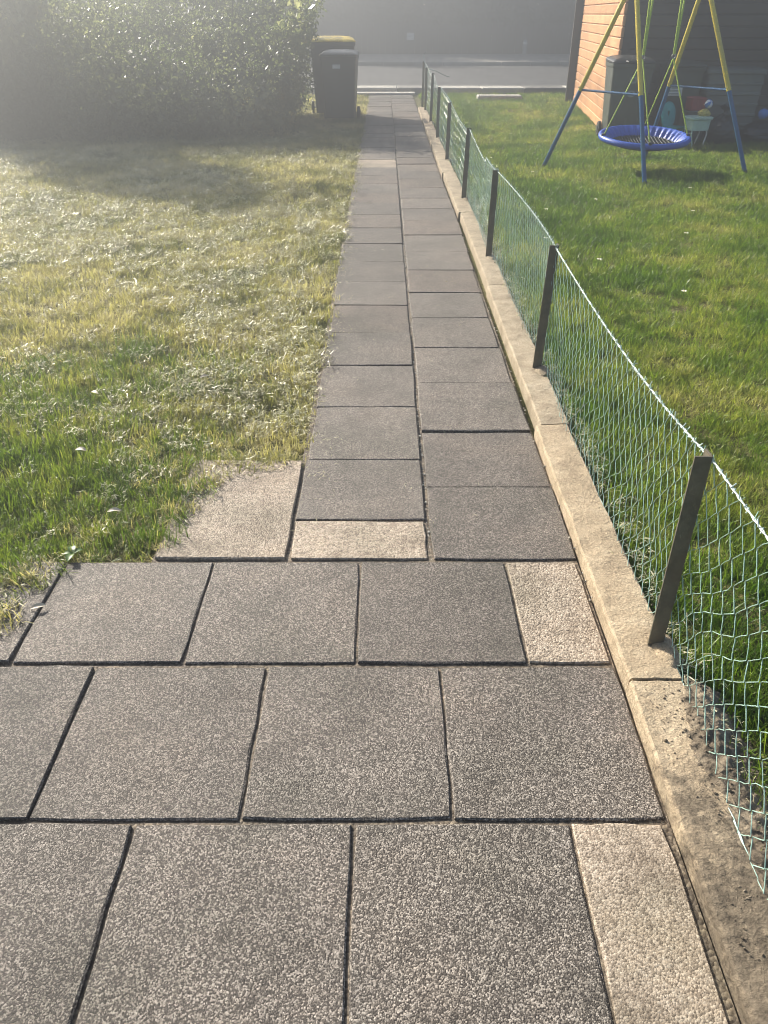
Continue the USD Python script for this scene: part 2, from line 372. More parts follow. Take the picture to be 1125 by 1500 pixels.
def slab(x0, x1, y0, y1, m, z=None, n=4, label=None):
    """One slab: worn, slightly uneven outline, rounded arris, its own height and tilt."""
    rng = np.random.default_rng(int(abs(x0 * 977 + y0 * 7919) * 100) % 2**31)
    g = 0.0036
    x0, x1, y0, y1 = x0 + g, x1 - g, y0 + g, y1 - g
    t = np.linspace(0, 1, n, endpoint=False)
    o = np.vstack([np.stack([x0 + (x1 - x0) * t, 0 * t + y0], 1), np.stack([0 * t + x1, y0 + (y1 - y0) * t], 1), np.stack([x1 - (x1 - x0) * t, 0 * t + y1], 1), np.stack([0 * t + x0, y1 - (y1 - y0) * t], 1)])
    o += rng.normal(0, 0.0016, o.shape)
    for k in range(0, 4 * n, n):
        o[k] += (o.mean(0) - o[k]) * rng.uniform(0.002, 0.014)
    a = rng.normal(0, 0.035) * (x1 - x0 - 0.5) * 0
    c = o.mean(0)
    ins = o + (c - o) / np.linalg.norm(c - o, axis=1, keepdims=True) * rng.uniform(0.002, 0.006, (len(o), 1))
    dz = rng.normal(0, 0.0016) if z is None else z
    sl = rng.normal(0, 0.003, 2)
    def at(p, h): return np.column_stack([p, h + dz + (p - c) @ sl])
    obj("slab", loft([at(o, -0.04), at(o, -0.0035), at(ins, 0.0)], cap0=False), m, path, label=label)


mats = ["dark_aggregate", "dark_aggregate", "dark_aggregate_warm", "dark_aggregate_fine"]
pick = lambda: mats[R.integers(4)]
pale = "pale beige concrete slab among dark ones"
for xs, y0, y1 in (([-1.86, -1.35, -0.842, -0.335, 0.166, 0.667], 0.09, 0.60), ([-1.59, -1.085, -0.580, -0.070, 0.431], 0.60, 1.108), ([-1.86, -1.33, -0.830, -0.335, 0.162, 0.664], 1.113, 1.618), ([-1.59, -1.083, -0.582, -0.081, 0.416], 1.628, 2.122)):
    for a, b in zip(xs, xs[1:]):
        slab(a, b, y0, y1, pick(), n=5)
slab(0.431, 0.646, 0.60, 1.108, "pale_coarse", n=5, label="narrow rough pale slab at the kerb, nearest one")
slab(0.416, 0.658, 1.628, 2.122, "pale_aggregate", n=5, label="narrow pale slab at the kerb, second one")
slab(-0.795, -0.336, 2.134, 2.83, "pale_aggregate", z=0.004, n=5, label="broad pale beige corner slab half under the grass")
slab(-0.328, 0.154, 2.134, 2.372, "pale_aggregate", n=5, label="short pale slab laid across at the start of the double row")
ly = [2.376, 2.838, 3.356, 3.870, 4.375, 4.885, 5.406, 5.925, 6.462, 7.0, 7.528, 8.07, 8.575, 9.09, 9.62, 10.16]
for a, b in zip(ly, ly[1:]):
    slab(-0.326 + R.normal(0, .006), 0.157, a, b, pick())
slab(-0.33, 0.155, 10.16, 10.80, "pale_aggregate", label="pale slab far down the left row")
ry = [2.134, 2.621, 3.100, 3.640, 4.125, 4.635, 5.156, 5.690, 6.221, 6.757, 7.296, 7.81, 8.32, 8.86, 9.39, 9.90, 10.42]
for k, (a, b) in enumerate(zip(ry, ry[1:])):
    slab(0.166, 0.662 + 0.012 * math.sin(a * 1.1), a, b, pick(), z=-0.006 if k == 1 else 0.004 if k == 2 else None)
y = 10.80
while y < 19.9:
    slab(-0.33, 0.155, y, y + 0.515, pick(), n=2); slab(0.166, 0.655, y - 0.36, y + 0.155, pick(), n=2); y += 0.515
slab(0.166, 0.655, y - 0.36, 20.15, pick(), n=2)

kerb = thing("kerb", kind="structure")


def kerb_stone(y0, y1, m, left=0.672, right=0.822, top=0.045, rough=1.0):
    ys = np.arange(y0 + 0.004, y1 - 0.003, 0.03 if y0 < 5 else 0.08)
    ys = np.append(ys, y1 - 0.004)
    prof = np.array([[left, -0.07], [left, 0.0], [left + 0.001, top * 0.82], [left + 0.007, top], [left + (right - left) * .25, top + .001], [left + (right - left) * .5, top + 0.002], [left + (right - left) * .75, top], [right - 0.008, top - 0.002], [right, top - 0.012], [right + 0.008, -0.07]])
    v = []
    for yy in ys:
        q = np.column_stack([prof[:, 0], np.full(len(prof), yy), prof[:, 1]])
        q[:, 0] += (meshkit.fbm(np.column_stack([q[:, 0] * 9, q[:, 1] * 6, q[:, 2] * 20]), 4, 3) - 0.5) * np.linspace(0.006, 0.018, len(q)) * rough
        q[:, 2] += (meshkit.fbm(np.column_stack([q[:, 0] * 30, q[:, 1] * 14, 0 * q[:, 2]]), 4, 5) - 0.5) * 0.013 * rough * (prof[:, 1] > 0.01)
        v.append(q)
    n, k = len(prof), len(ys)
    q = [[i * n + j, i * n + j + 1, (i + 1) * n + j + 1, (i + 1) * n + j] for i in range(k - 1) for j in range(n - 1)]
    V = np.vstack(v); f = quads(q)[:, ::-1]
    e = [[0, j + 1, j] for j in range(1, n - 1)] + [[(k - 1) * n, (k - 1) * n + j, (k - 1) * n + j + 1] for j in range(1, n - 1)]
    obj("kerb_stone", (V, np.vstack([f, np.array(e)[:, ::-1]])), m, kerb, smooth=24)


for a, b in ((-0.6, 0.62), (0.62, 1.52)):
    kerb_stone(a, b, "kerb_dirty", left=0.669, right=0.82, top=0.041, rough=1.4)
NX, NY = 60, 500                                                        # soil washed over the sunken near stones and along the fence foot
gx, gy = np.meshgrid(np.linspace(0.695, 0.96, NX), np.linspace(-0.6, 1.60, NY), indexing="ij")
q3 = np.stack([gx, gy, 0 * gx], -1)
gz = 0.026 + 0.045 * (meshkit.fbm(q3 * 8, 4, 61) - 0.5) + 0.022 * (meshkit.fbm(q3 * 55, 3, 62) - 0.5) + 0.018 * np.clip((gx - 0.735) / 0.07, 0, 1) - 0.06 * np.clip((0.74 - gx) / 0.03, 0, 1) - 0.6 * np.clip(gx - 0.845, 0, 1) - 0.06 * np.clip((gy - 1.50) / 0.1, 0, 1)
ii, jj = np.meshgrid(np.arange(NX - 1), np.arange(NY - 1), indexing="ij")
obj("soil_verge", (np.stack([gx, gy, gz], -1).reshape(-1, 3), quads(np.stack([ii * NY + jj, (ii + 1) * NY + jj, (ii + 1) * NY + jj + 1, ii * NY + jj + 1], -1).reshape(-1, 4))), "verge_soil", kind="structure", smooth=True)
for a, b, dx in ((1.52, 3.08, 0), (3.08, 5.17, 0.02), (5.17, 7.42, 0.028), (7.42, 9.55, 0.01), (9.55, 11.8, -0.004), (11.8, 14.1, -0.008), (14.1, 16.9, -0.01)):
    kerb_stone(a, b, "kerb_dirty" if a < 2 else "kerb_concrete", left=0.672 + dx, right=0.822 + dx * 0.5)
for k, yy in enumerate((1.655, 3.716, 5.883, 8.044, 10.433, 12.454, 14.438)):       # mortar thrown round each post's foot
    s = trimesh.creation.icosphere(2, 1.0)
    v = np.array(s.vertices)
    v *= 1 + (meshkit.fbm(v * 2.2 + k * 7, 3, 9)[:, None] - 0.5) * 0.6
    obj("mortar", (v * [0.038, 0.075, 0.020] + [0.806, yy - 0.015, 0.038], s.faces), "kerb_concrete" if k else "kerb_dirty", kerb, smooth=True)

ROADZ = 0.09
obj("road", (np.array([[-HALF, 21.35, ROADZ], [HALF, 21.35, ROADZ], [HALF, 30.2, ROADZ], [-HALF, 30.2, ROADZ]]), quads([[0, 1, 2, 3]])), "asphalt", kind="structure")
kb = thing("road_kerb", kind="structure")
for k in range(-18, 26):
    a = k * 1.0 + 0.31
    obj("kerb_block", bevel_box(a + 0.006, a + 0.994, 20.62 + R.normal(0, .006), 21.34, -0.06, 0.11 + R.normal(0, .003), 0.015), "pale_concrete" if k % 3 else "pavement_concrete", kb)
kb2 = thing("road_kerb", kind="structure")
for k in range(-18, 26):
    obj("kerb_block", bevel_box(k + 0.006, k + 0.994, 30.21, 30.42, -0.06, 0.2 + R.normal(0, .003), 0.015), "pavement_concrete", kb2)
obj("pavement", (np.array([[-HALF, 30.42, 0.19], [HALF, 30.42, 0.19], [HALF, 36.6, 0.19], [-HALF, 36.6, 0.19]]), quads([[0, 1, 2, 3]])), "pavement_concrete", kind="structure")
obj("threshold", bevel_box(-0.75, 0.72, 20.18, 20.56, -0.06, 0.035, 0.01), "pale_concrete", kind="structure")
b = obj("concrete_block", bevel_box(2.05, 3.02, 19.0, 19.35, -0.05, 0.075, 0.02), "pale_concrete")
tag(b, "flat pale concrete block lying in the grass before the road", "concrete block")

# ---------------------------------------------------------------- chain link fence along the kerb
POSTS = [-0.45, 1.655, 3.716, 5.883, 8.044, 10.433, 12.454, 14.438, 16.357, 17.645]
TOPS = [0.66, 0.662, 0.66, 0.645, 0.672, 0.68, 0.70, 0.76, 0.74, 0.78]
fence = thing("chain_link_fence", "low green chain link fence on thin dark posts along the kerb", "fence")


def post(yb, zt, lean):
    w, t = 0.044, 0.005
    L = np.array([[0, 0], [w, 0], [w, w], [w - t, w], [w - t, t], [0, t]]) - [w / 2, 0]
    rings = []
    for z in (-0.05, 0.03, zt - 0.006, zt):
        s = np.column_stack([L[:, 0] + lean * max(z, 0) + 0.783, L[:, 1] + yb + 0.006 * max(z, 0), np.full(6, z)])
        rings.append(s)
    V = np.vstack(rings)
    q = [[i * 6 + j, i * 6 + (j + 1) % 6, (i + 1) * 6 + (j + 1) % 6, (i + 1) * 6 + j] for i in range(3) for j in range(6)]
    T = 18
    cap = [[T, T + 1, T + 4], [T, T + 4, T + 5], [T + 1, T + 2, T + 3], [T + 1, T + 3, T + 4]]
    obj("post", (V, np.vstack([quads(q), cap])), "post_paint", fence)


for yb, zt, ln in zip(POSTS, TOPS, (0.01, 0.004, 0.03, 0.015, 0.028, 0.015, 0.003, 0.025, 0.0, 0.01)):
    post(yb, zt, ln)


def top_z(y):
    y = np.asarray(y, float)
    i = np.clip(np.searchsorted(POSTS, y) - 1, 0, len(POSTS) - 2)
    a, b = np.array(POSTS)[i], np.array(POSTS)[i + 1]
    t = np.clip((y - a) / (b - a), 0, 1)
    z0, z1 = np.array(TOPS)[i] - 0.012, np.array(TOPS)[i + 1] - 0.012
    dip = np.where(y > 7, 0.09, 0.062) * (1 + 0.6 * np.sin(i * 2.3))
    return z0 + (z1 - z0) * t - dip * 4 * t * (1 - t), 4 * t * (1 - t)


def net_x(y, s, bul):
    """Across the fence: the net hangs behind the posts, bellies out between them and creeps over the kerb at its foot."""
    wob = (meshkit.fbm(np.column_stack([np.ravel(y) * 1.3, np.ravel(s) * 2.0, np.zeros(np.size(y))]), 3, 21).reshape(np.shape(y)) - 0.5)
    return 0.808 + np.where(np.asarray(y) < 1.655, -0.035, 0.016) * bul * (1 - s) ** 1.5 + 0.045 * bul * s + 0.07 * wob * (1.1 - s)


rows, p = 14, 0.0375
for bay in range(len(POSTS) - 1):
    ya, yb = POSTS[bay], POSTS[bay + 1]
    parts = []
    nw = int(round((yb - ya) / p)); pp = (yb - ya) / nw
    near = ya < 6
    for k in range(nw):
        j = np.arange(rows + 1)
        s = j / rows
        yy = ya + pp * (k + ((j + k) % 2))
        hook = np.where((j + k) % 2 == 0, -1, 1) * 0.0020
        if near:                                                        # a knuckle on each bend
            sub = []
            for i in range(rows):
                for t in (0.0, 0.13, 0.5, 0.87):
                    sub.append((yy[i] + (yy[i + 1] - yy[i]) * (t if t < .2 or t > .8 else .5), s[i] + t / rows, hook[i] * (1 - t) + hook[i + 1] * t))
            sub.append((yy[-1], s[-1], hook[-1]))
            yy, s, hook = np.array(sub).T
            wig = meshkit.fbm(np.column_stack([yy * 40, s * 60, 0 * s + k]), 2, 4) - 0.5
            yy = yy + 0.007 * wig
        zt, bul = top_z(yy)
        warp = meshkit.fbm(np.column_stack([yy * 2.1, s * 3.0, 0 * s]), 3, 33) - 0.5
        zz = 0.036 + (zt - 0.036) * s + warp * 0.05 * np.sin(np.pi * s)
        yy2 = yy + (meshkit.fbm(np.column_stack([yy * 2.3, s * 3.0, 0 * s + 9]), 3, 35) - 0.5) * 0.05 * np.sin(np.pi * np.clip(s, 0, 1))
        xx = net_x(yy, s, bul) + hook
        pts = np.column_stack([xx, yy2, zz])
        # twisted tips above and below
        up = np.array([0.004 * (-1) ** k, 0.008 * (-1) ** k, 0.016]) + R.normal(0, 0.004, 3)
        pts = np.vstack([pts, pts[-1] + up])
        parts.append(tube(pts, 0.0013 if near else 0.0012, sides=4 if near else 3, cap=False))
    obj("netting", join(*parts), "green_wire", fence, smooth=True)
yy = np.arange(POSTS[0], POSTS[-1] + 0.01, 0.02)
zt, bul = top_z(yy)
xx = net_x(yy, np.ones_like(yy), bul)
for ph in (0, np.pi):                                                   # two strands twisted about each other
    a = yy * 2 * np.pi / 0.075 + ph
    obj("tension_wire", tube(np.column_stack([xx + 0.0021 * np.cos(a), yy, zt + 0.0021 * np.sin(a) + 0.002]), 0.0021, sides=5), "bright_wire", fence, smooth=True)
for ph in (0, np.pi):                                                   # edge wire that gathers the foot of the mesh
    a = yy * 2 * np.pi / 0.09 + ph
    xb = net_x(yy, np.zeros_like(yy), bul)
    zb = 0.038 + 0.012 * (meshkit.fbm(np.column_stack([yy * 4, 0 * yy, 0 * yy]), 3, 77) - 0.5)
    obj("foot_wire", tube(np.column_stack([xb + 0.0016 * np.cos(a), yy, zb + 0.0016 * np.sin(a)]), 0.0014, sides=4), "green_wire", fence, smooth=True)
knot = []
for yb in np.arange(POSTS[0] + 0.05, 12, 0.072):                         # barbs where the mesh is twisted over the wire
    z, bl = top_z(yb); x = float(net_x(np.array([yb]), np.array([1.0]), bl)[0]); z = float(z)
    d = R.normal(0, 0.007, 3)
    knot.append(tube(np.array([[x - 0.004, yb - 0.012, z - 0.004], [x + 0.004, yb - 0.004, z + 0.006], [x - 0.004, yb + 0.004, z + 0.003], [x + 0.002 + d[0], yb + 0.013 + d[1], z + 0.010 + d[2]]]), 0.0018, 4))
obj("wire_twist", join(*knot), "bright_wire", fence, kind="stuff")
z = TOPS[-1]
obj("loose_wire", tube([[0.80, 17.64, z - 0.02], [0.795, 17.68, z + 0.05], [0.79, 17.72, z + 0.13], [0.83, 17.73, z + 0.15]], 0.006, 5), "bright_wire", fence)
obj("loose_wire", tube([[0.81, 16.36, 0.72], [0.95, 16.3, 0.69], [1.12, 16.25, 0.62], [1.2, 16.2, 0.60]], 0.006, 5), "bright_wire", fence)

# ---------------------------------------------------------------- log shed
SH = np.array([3.45, 13.22]); U = np.array([0.63, 5.75]); U /= np.linalg.norm(U); V2 = np.array([U[1], -U[0]])
shed = thing("garden_shed", "brown log garden shed with sunlit plank side, behind the swing", "shed", (SH[0], SH[1], 0), math.degrees(math.atan2(V2[1], V2[0])))
# local axes: x along the front wall to the right, y along the sunlit side wall away from the viewer
LEN, WID, PL, HT = 5.6, 5.2, 0.144, 2.304


def plank(x0, x1, y0, y1, k, m, name="plank"):
    b = 0.011
    obj(name, bevel_box(x0, x1, y0, y1, k * PL + 0.003 - 0.02, (k + 1) * PL - 0.003 - 0.02, b), m, shed)


for k in range(16):
    e = R.normal(0, 0.004)
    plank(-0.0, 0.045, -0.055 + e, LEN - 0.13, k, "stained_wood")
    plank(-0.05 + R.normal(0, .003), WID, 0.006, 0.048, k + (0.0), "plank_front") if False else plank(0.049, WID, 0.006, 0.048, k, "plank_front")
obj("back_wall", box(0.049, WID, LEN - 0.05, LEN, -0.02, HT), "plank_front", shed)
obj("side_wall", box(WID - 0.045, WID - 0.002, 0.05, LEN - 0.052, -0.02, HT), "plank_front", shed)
obj("corner_post", bevel_box(-0.155, 0.046, LEN - 0.128, LEN - 0.03, -0.05, HT + 0.02, 0.008), "dark_timber", shed)
obj("corner_board", bevel_box(0.048, 0.15, -0.022, 0.004, -0.03, HT, 0.004), "dark_timber", shed)
for s in (0, 1):
    rv = np.array([[-0.28, -0.35, HT - 0.02], [-0.28, LEN + 0.3, HT - 0.02], [WID / 2, LEN + 0.3, HT + 0.75], [WID / 2, -0.35, HT + 0.75]])
    rv2 = rv + [0, 0, 0.07]
    V_ = np.vstack([rv, rv2]); f_ = quads([[0, 1, 2, 3], [4, 7, 6, 5], [0, 3, 7, 4], [1, 5, 6, 2], [0, 4, 5, 1], [3, 2, 6, 7]])
    if s:
        V_ = V_ * [-1, 1, 1] + [WID + 0.002, 0, 0]; f_ = f_[:, ::-1]
    obj("roof", (V_, f_[:, ::-1]), "roof_felt", shed)
obj("gable", prism([(0.05, HT - 0.018), (WID - 0.05, HT - 0.018), (WID / 2, HT + 0.72)], 0.04, (0, 0.03, 0)), "plank_front", shed)

# ---------------------------------------------------------------- wheelie bins
def wheelie_bin(label, loc, rz, w, d, h, body_m, lid_m, lid_lift=0.0):
    t = thing("wheelie_bin", label, "bin", loc, rz)
    zb, zt = 0.05, h - 0.1
    rings = []
    for s in np.linspace(0, 1, 7):
        rings.append(rrect(0, 0.02 * (1 - s), w * (0.80 + 0.17 * s), d * (0.70 + 0.26 * s), 0.035, zb + (zt - zb) * s))
    obj("body", loft(rings), body_m, t, smooth=35)
    obj("rim", loft([rrect(0, 0, w * 0.98, d * 0.97, 0.035, zt - 0.05), rrect(0, 0, w * 1.0, d * 1.0, 0.04, zt - 0.04), rrect(0, 0, w * 1.0, d * 1.0, 0.04, zt), rrect(0, 0, w * 0.96, d * 0.96, 0.035, zt + 0.006)]), body_m, t, smooth=35)
    lid = []
    for s, zz in ((1.0, 0.008), (1.02, 0.012), (1.02, 0.032), (0.97, 0.05), (0.80, 0.072), (0.45, 0.088)):
        r = rrect(0, 0.0, w * s, d * s, 0.045 * s, zt + zz + lid_lift)
        r[:, 2] += 0.025 * (r[:, 1] / d) * (zz > 0.02)
        lid.append(r)
    lp = obj("lid", loft(lid), lid_m, t, smooth=35)
    obj("lid_grip", tube([[-w * 0.2, -d * 0.5, zt + 0.03], [-w * 0.17, -d * 0.56, zt + 0.028], [w * 0.17, -d * 0.56, zt + 0.028], [w * 0.2, -d * 0.5, zt + 0.03]], 0.012, 6), lid_m, lp, smooth=40)
    obj("handle", tube([[-w * 0.42, d * 0.48, zt - 0.01], [-w * 0.42, d * 0.62, zt + 0.02], [w * 0.42, d * 0.62, zt + 0.02], [w * 0.42, d * 0.48, zt - 0.01]], 0.016, 7), body_m, t, smooth=40)
    for s in (-1, 1):
        wh = obj("wheel", cyl(0.10, 0.045, (s * w * 0.47, d * 0.36, 0.10), "x", 20), "rubber", t, smooth=40)
        obj("hub_cap", cyl(0.05, 0.012, (s * (w * 0.47 + 0.029), d * 0.36, 0.10), "x", 14), body_m, wh, smooth=40)
    obj("axle", cyl(0.012, w * 0.9, (0, d * 0.36, 0.10), "x", 8), "steel", t)
    for s in (-1, 0, 1):
        obj("body_rib", bevel_box(s * w * 0.27 - 0.012, s * w * 0.27 + 0.012, -d * 0.43, -d * 0.405, zb + 0.10, zb + 0.24, 0.004), body_m, t)
    return t


def front_y(d, h, z):
    s = (z - 0.05) / (h - 0.15)
    return 0.02 * (1 - s) - d * (0.70 + 0.26 * s) / 2


b1 = wheelie_bin("dark grey wheelie bin with small white label, beside the path end", (-0.755, 15.15, 0), -3, 0.62, 0.62, 1.075, "bin_plastic", "bin_plastic")
yl = front_y(0.62, 1.075, 0.83)
obj("label_sticker", moved(box(-0.065, 0.065, -0.002, 0.002, -0.035, 0.035), (-0.03, yl - 0.004, 0.835), rx=-5.5), "white_print", b1, label="small white rectangular sticker")
wheelie_bin("wheelie bin with bright yellow lid behind the dark bin", (-0.93, 16.05, 0), 5, 0.80, 0.78, 1.25, "bin_plastic", "yellow_plastic", 0.0)
b2 = wheelie_bin("dark wheelie bin marked 88, nearest the sunlit shed corner", (3.56, 12.86, 0), -3, 0.60, 0.62, 1.08, "bin_green", "bin_plastic")
for z0 in (0.74, 0.565):
    tm = meshkit.text_mesh("8", 0.145, 0.002, bold=True)
    v = np.array(tm.vertices); v = np.stack([v[:, 0] - 0.05, -v[:, 2], v[:, 1]], 1)
    obj("number_print", moved((v, np.array(tm.faces)), (0.0, front_y(0.62, 1.08, z0 + 0.07) - 0.006, z0), rx=-5.0), "grey_print", b2)
b3 = wheelie_bin("dark wheelie bin with square white notice, right of the bin marked 88", (4.38, 13.12, 0), 4, 0.58, 0.6, 1.02, "bin_green", "bin_green")
yl = front_y(0.6, 1.02, 0.64)
obj("notice", moved(box(-0.115, 0.115, -0.002, 0.002, -0.085, 0.085), (-0.13, yl - 0.005, 0.645), rx=-5.3), "white_print", b3)
for k, (a, b_) in enumerate(((-0.03, 0.035), (-0.055, 0.05), (-0.09, 0.085), (-0.08, 0.06))):
    obj("notice_print", moved(box(a, b_, -0.0015, 0.0015, -0.010, 0.010), (-0.13, yl - 0.0085 + 0.0036 * (1.5 - k), 0.70 - 0.038 * k), rx=-5.3), "grey_print", b3)

t = thing("plastic_container", "large grey ribbed plastic container with lid against the shed front", "container", (5.13, 13.08, 0), -4)
obj("body", loft([rrect(0, 0, 0.72, 0.58, 0.04, 0.03), rrect(0, 0, 0.74, 0.6, 0.05, 0.05), rrect(0, 0, 0.80, 0.66, 0.05, 0.84)]), "grey_plastic", t, smooth=35)
for k in range(5):
    z0 = 0.16 + k * 0.135; w_ = 0.742 + 0.06 * (z0 - 0.05) / 0.79
    obj("rib", loft([rrect(0, 0, w_, w_ - 0.14, 0.05, z0), rrect(0, 0, w_ + 0.024, w_ - 0.116, 0.05, z0 + 0.012), rrect(0, 0, w_ + 0.024, w_ - 0.116, 0.05, z0 + 0.035), rrect(0, 0, w_, w_ - 0.14, 0.05, z0 + 0.047)], False, False), "grey_plastic", t, smooth=30)
lid = obj("lid", loft([rrect(0, 0, 0.83, 0.69, 0.05, 0.842), rrect(0, 0, 0.85, 0.71, 0.06, 0.852), rrect(0, 0, 0.85, 0.71, 0.06, 0.89), rrect(0, 0, 0.80, 0.66, 0.06, 0.915), rrect(0, 0, 0.5, 0.4, 0.06, 0.928)]), "grey_plastic", t, smooth=35)
for s in (-1, 1):
    obj("handle", tube([[s * 0.40, -0.12, 0.72], [s * 0.435, -0.10, 0.725], [s * 0.435, 0.10, 0.725], [s * 0.40, 0.12, 0.72]], 0.012, 6), "grey_plastic", t)

# crates, chair, stool, bags by the shed
def crate(label, loc, w, d, h, m, rz):
    t = thing("plastic_crate", label, "crate", loc, rz)
    for name, a in (("front_panel", box(-w / 2, w / 2, -d / 2, -d / 2 + 0.012, 0.012, h)), ("back_panel", box(-w / 2, w / 2, d / 2 - 0.012, d / 2, 0.012, h)),
                    ("side_panel", box(-w / 2, -w / 2 + 0.012, -d / 2 + 0.012, d / 2 - 0.012, 0.012, h)), ("side_panel", box(w / 2 - 0.012, w / 2, -d / 2 + 0.012, d / 2 - 0.012, 0.012, h)), ("base", box(-w / 2, w / 2, -d / 2, d / 2, 0, 0.012))):
        obj(name, a, m, t)
    obj("rim", tube(rrect(0, 0, w + 0.012, d + 0.012, 0.03, h), 0.012, 6, closed=True), m, t, smooth=40)
    for k in range(4):
        xk = -w / 2 + (k + 0.5) * w / 4
        obj("rib", bevel_box(xk - 0.008, xk + 0.008, -d / 2 - 0.009, -d / 2 - 0.0005, 0.02, h - 0.015, 0.002), m, t)


crate("grey plastic crate on the grass under the red crate", (4.53, 12.60, 0), 0.30, 0.26, 0.385, "grey_plastic", 6)
crate("dark red plastic crate on top of the grey crate", (4.525, 12.60, 0.398), 0.20, 0.22, 0.155, "red_plastic", 4)

a = np.linspace(0, 2 * np.pi, 28, endpoint=False)
chair = thing("child_chair", "turquoise child's plastic chair with oval back and hand hole", "chair", (4.17, 12.34, 0), 32)
obj("backrest", moved(prism(np.column_stack([0.135 * np.cos(a) * (1 + .1 * np.sin(a)), 0.175 * np.sin(a)]), 0.018, hole=np.column_stack([0.022 * np.cos(a), 0.036 * np.sin(a) + 0.03])), (0, 0.12, 0.335), rx=-10), "teal_plastic", chair)
obj("backrest_rim", moved(tube(np.column_stack([0.135 * np.cos(a) * (1 + .1 * np.sin(a)), 0 * a, 0.175 * np.sin(a)]), 0.013, 6, closed=True), (0, 0.12, 0.335), rx=-10), "teal_plastic", chair, smooth=True)
obj("seat", loft([rrect(0, 0, 0.24, 0.22, 0.05, 0.185), rrect(0, 0, 0.27, 0.25, 0.06, 0.195), rrect(0, 0, 0.27, 0.25, 0.06, 0.212), rrect(0, 0, 0.22, 0.20, 0.05, 0.207)]), "teal_plastic", chair, smooth=35)
for sx in (-1, 1):
    for sy in (-1, 1):
        obj("leg", tube([[sx * 0.095, sy * 0.085, 0.19], [sx * 0.12, sy * 0.11, -0.02]], [0.018, 0.014], 8), "teal_plastic", chair, smooth=40)

stool = thing("child_table", "pale mint child's table with bent white legs beside the turquoise chair", "table", (4.43, 12.12, 0), 10)
obj("tabletop", loft([rrect(0, 0, 0.30, 0.26, 0.04, 0.325), rrect(0, 0, 0.33, 0.29, 0.05, 0.335), rrect(0, 0, 0.33, 0.29, 0.05, 0.36), rrect(0, 0, 0.29, 0.25, 0.05, 0.366)]), "mint_plastic", stool, smooth=35)
obj("apron", loft([rrect(0, 0, 0.27, 0.24, 0.04, 0.19), rrect(0, 0, 0.29, 0.25, 0.04, 0.324)], False, False), "mint_plastic", stool, smooth=35)
for sx in (-1, 1):
    for sy in (-1, 1):
        obj("leg", tube([[sx * 0.11, sy * 0.09, 0.20], [sx * 0.115, sy * 0.10, 0.14], [sx * 0.10, sy * 0.105, 0.07], [sx * 0.085, sy * 0.11, 0.02], [sx * 0.095, sy * 0.12, -0.02]], 0.011, 7), "mint_plastic" if sx < 0 else "white_print", stool, smooth=40)


def bag(name, label, cat, loc, size, m, seed, knot=True, fold=0.22):
    t = thing(name, label, cat, loc)
    s = trimesh.creation.icosphere(4, 1.0)
    v = np.array(s.vertices)
    ph = np.arctan2(v[:, 1], v[:, 0])
    crease = np.abs(np.sin(ph * 5 + 3 * meshkit.noise(v * 2, seed))) ** 0.6
    r = 1 - fold * (meshkit.fbm(v * 2.6 + seed, 4, seed)) - 0.10 * crease * np.clip(v[:, 2] + 0.2, 0, 1) + 0.10 * np.abs(np.sin(v[:, 2] * 14 + 4 * meshkit.noise(v * 3, seed + 2))) * 0.4
    v = v * r[:, None]
    v[:, 2] = np.where(v[:, 2] < -0.55, -0.55 + (v[:, 2] + 0.55) * 0.1, v[:, 2])
    v[:, :2] *= (1 - 0.35 * np.clip(v[:, 2:3], 0, 1) ** 2)
    v = (v - [0, 0, v[:, 2].min()]) * size
    obj("sack", (v, s.faces), m, t, smooth=True)
    top = v[:, 2].max()
    if knot:
        an = np.linspace(0, 2 * np.pi, 15)[:-1]
        rings = []
        for q, (zz, rr) in enumerate(((-0.04, 0.07), (0.0, 0.03), (0.03, 0.03), (0.07, 0.055), (0.10, 0.075))):
            ra = rr * (1 + 0.35 * np.sin(an * 4 + q) * (q > 2) + 0.2 * np.sin(an * 7 + seed))
            rings.append(np.column_stack([ra * np.cos(an), ra * np.sin(an), np.full(14, top + zz) + 0.02 * np.sin(an * 3 + seed) * (q > 2)]))
        obj("gathered_neck", loft(rings, True, False), m, t, smooth=True)


bag("rubbish_bag", "crumpled black rubbish bag with tied neck behind the right swing leg", "rubbish bag", (4.90, 12.36, -0.02), (0.27, 0.24, 0.27), "black_bag", 3)
bag("rubbish_bag", "second black rubbish bag at the right edge under the small blue ball", "rubbish bag", (5.50, 12.50, -0.02), (0.30, 0.25, 0.20), "black_bag", 11, knot=False)
bag("toy_bag", "crumpled yellow plastic bag on the mint child's table", "bag", (4.50, 12.13, 0.362), (0.115, 0.085, 0.07), "yellow_bag", 5, knot=False, fold=0.5)


def ball(label, loc, r, ma, mb, seed):
    t = thing("ball", label, "ball", loc)
    s = trimesh.creation.icosphere(4, r)
    c = s.triangles_center; lon = np.floor((np.arctan2(c[:, 1], c[:, 0]) + np.pi + 0.7) / (np.pi / 3)).astype(int) % 2
    T = trimesh.transformations.rotation_matrix(0.9, [1, 0.4, 0])[:3, :3]
    for k, m in ((0, ma), (1, mb)):
        f = np.array(s.faces)[lon == k]; u, inv = np.unique(f, return_inverse=True)
        obj("stripe_panels", (np.array(s.vertices)[u] @ T.T, inv.reshape(-1, 3)), m, t, smooth=True)


ball("blue and white striped ball on the yellow bag", (4.545, 12.14, 0.515), 0.055, "ball_white", "ball_blue", 1)
ball("small blue ball on the black bag at the right edge", (5.47, 12.44, 0.36), 0.07, "ball_blue", "ball_blue", 2)

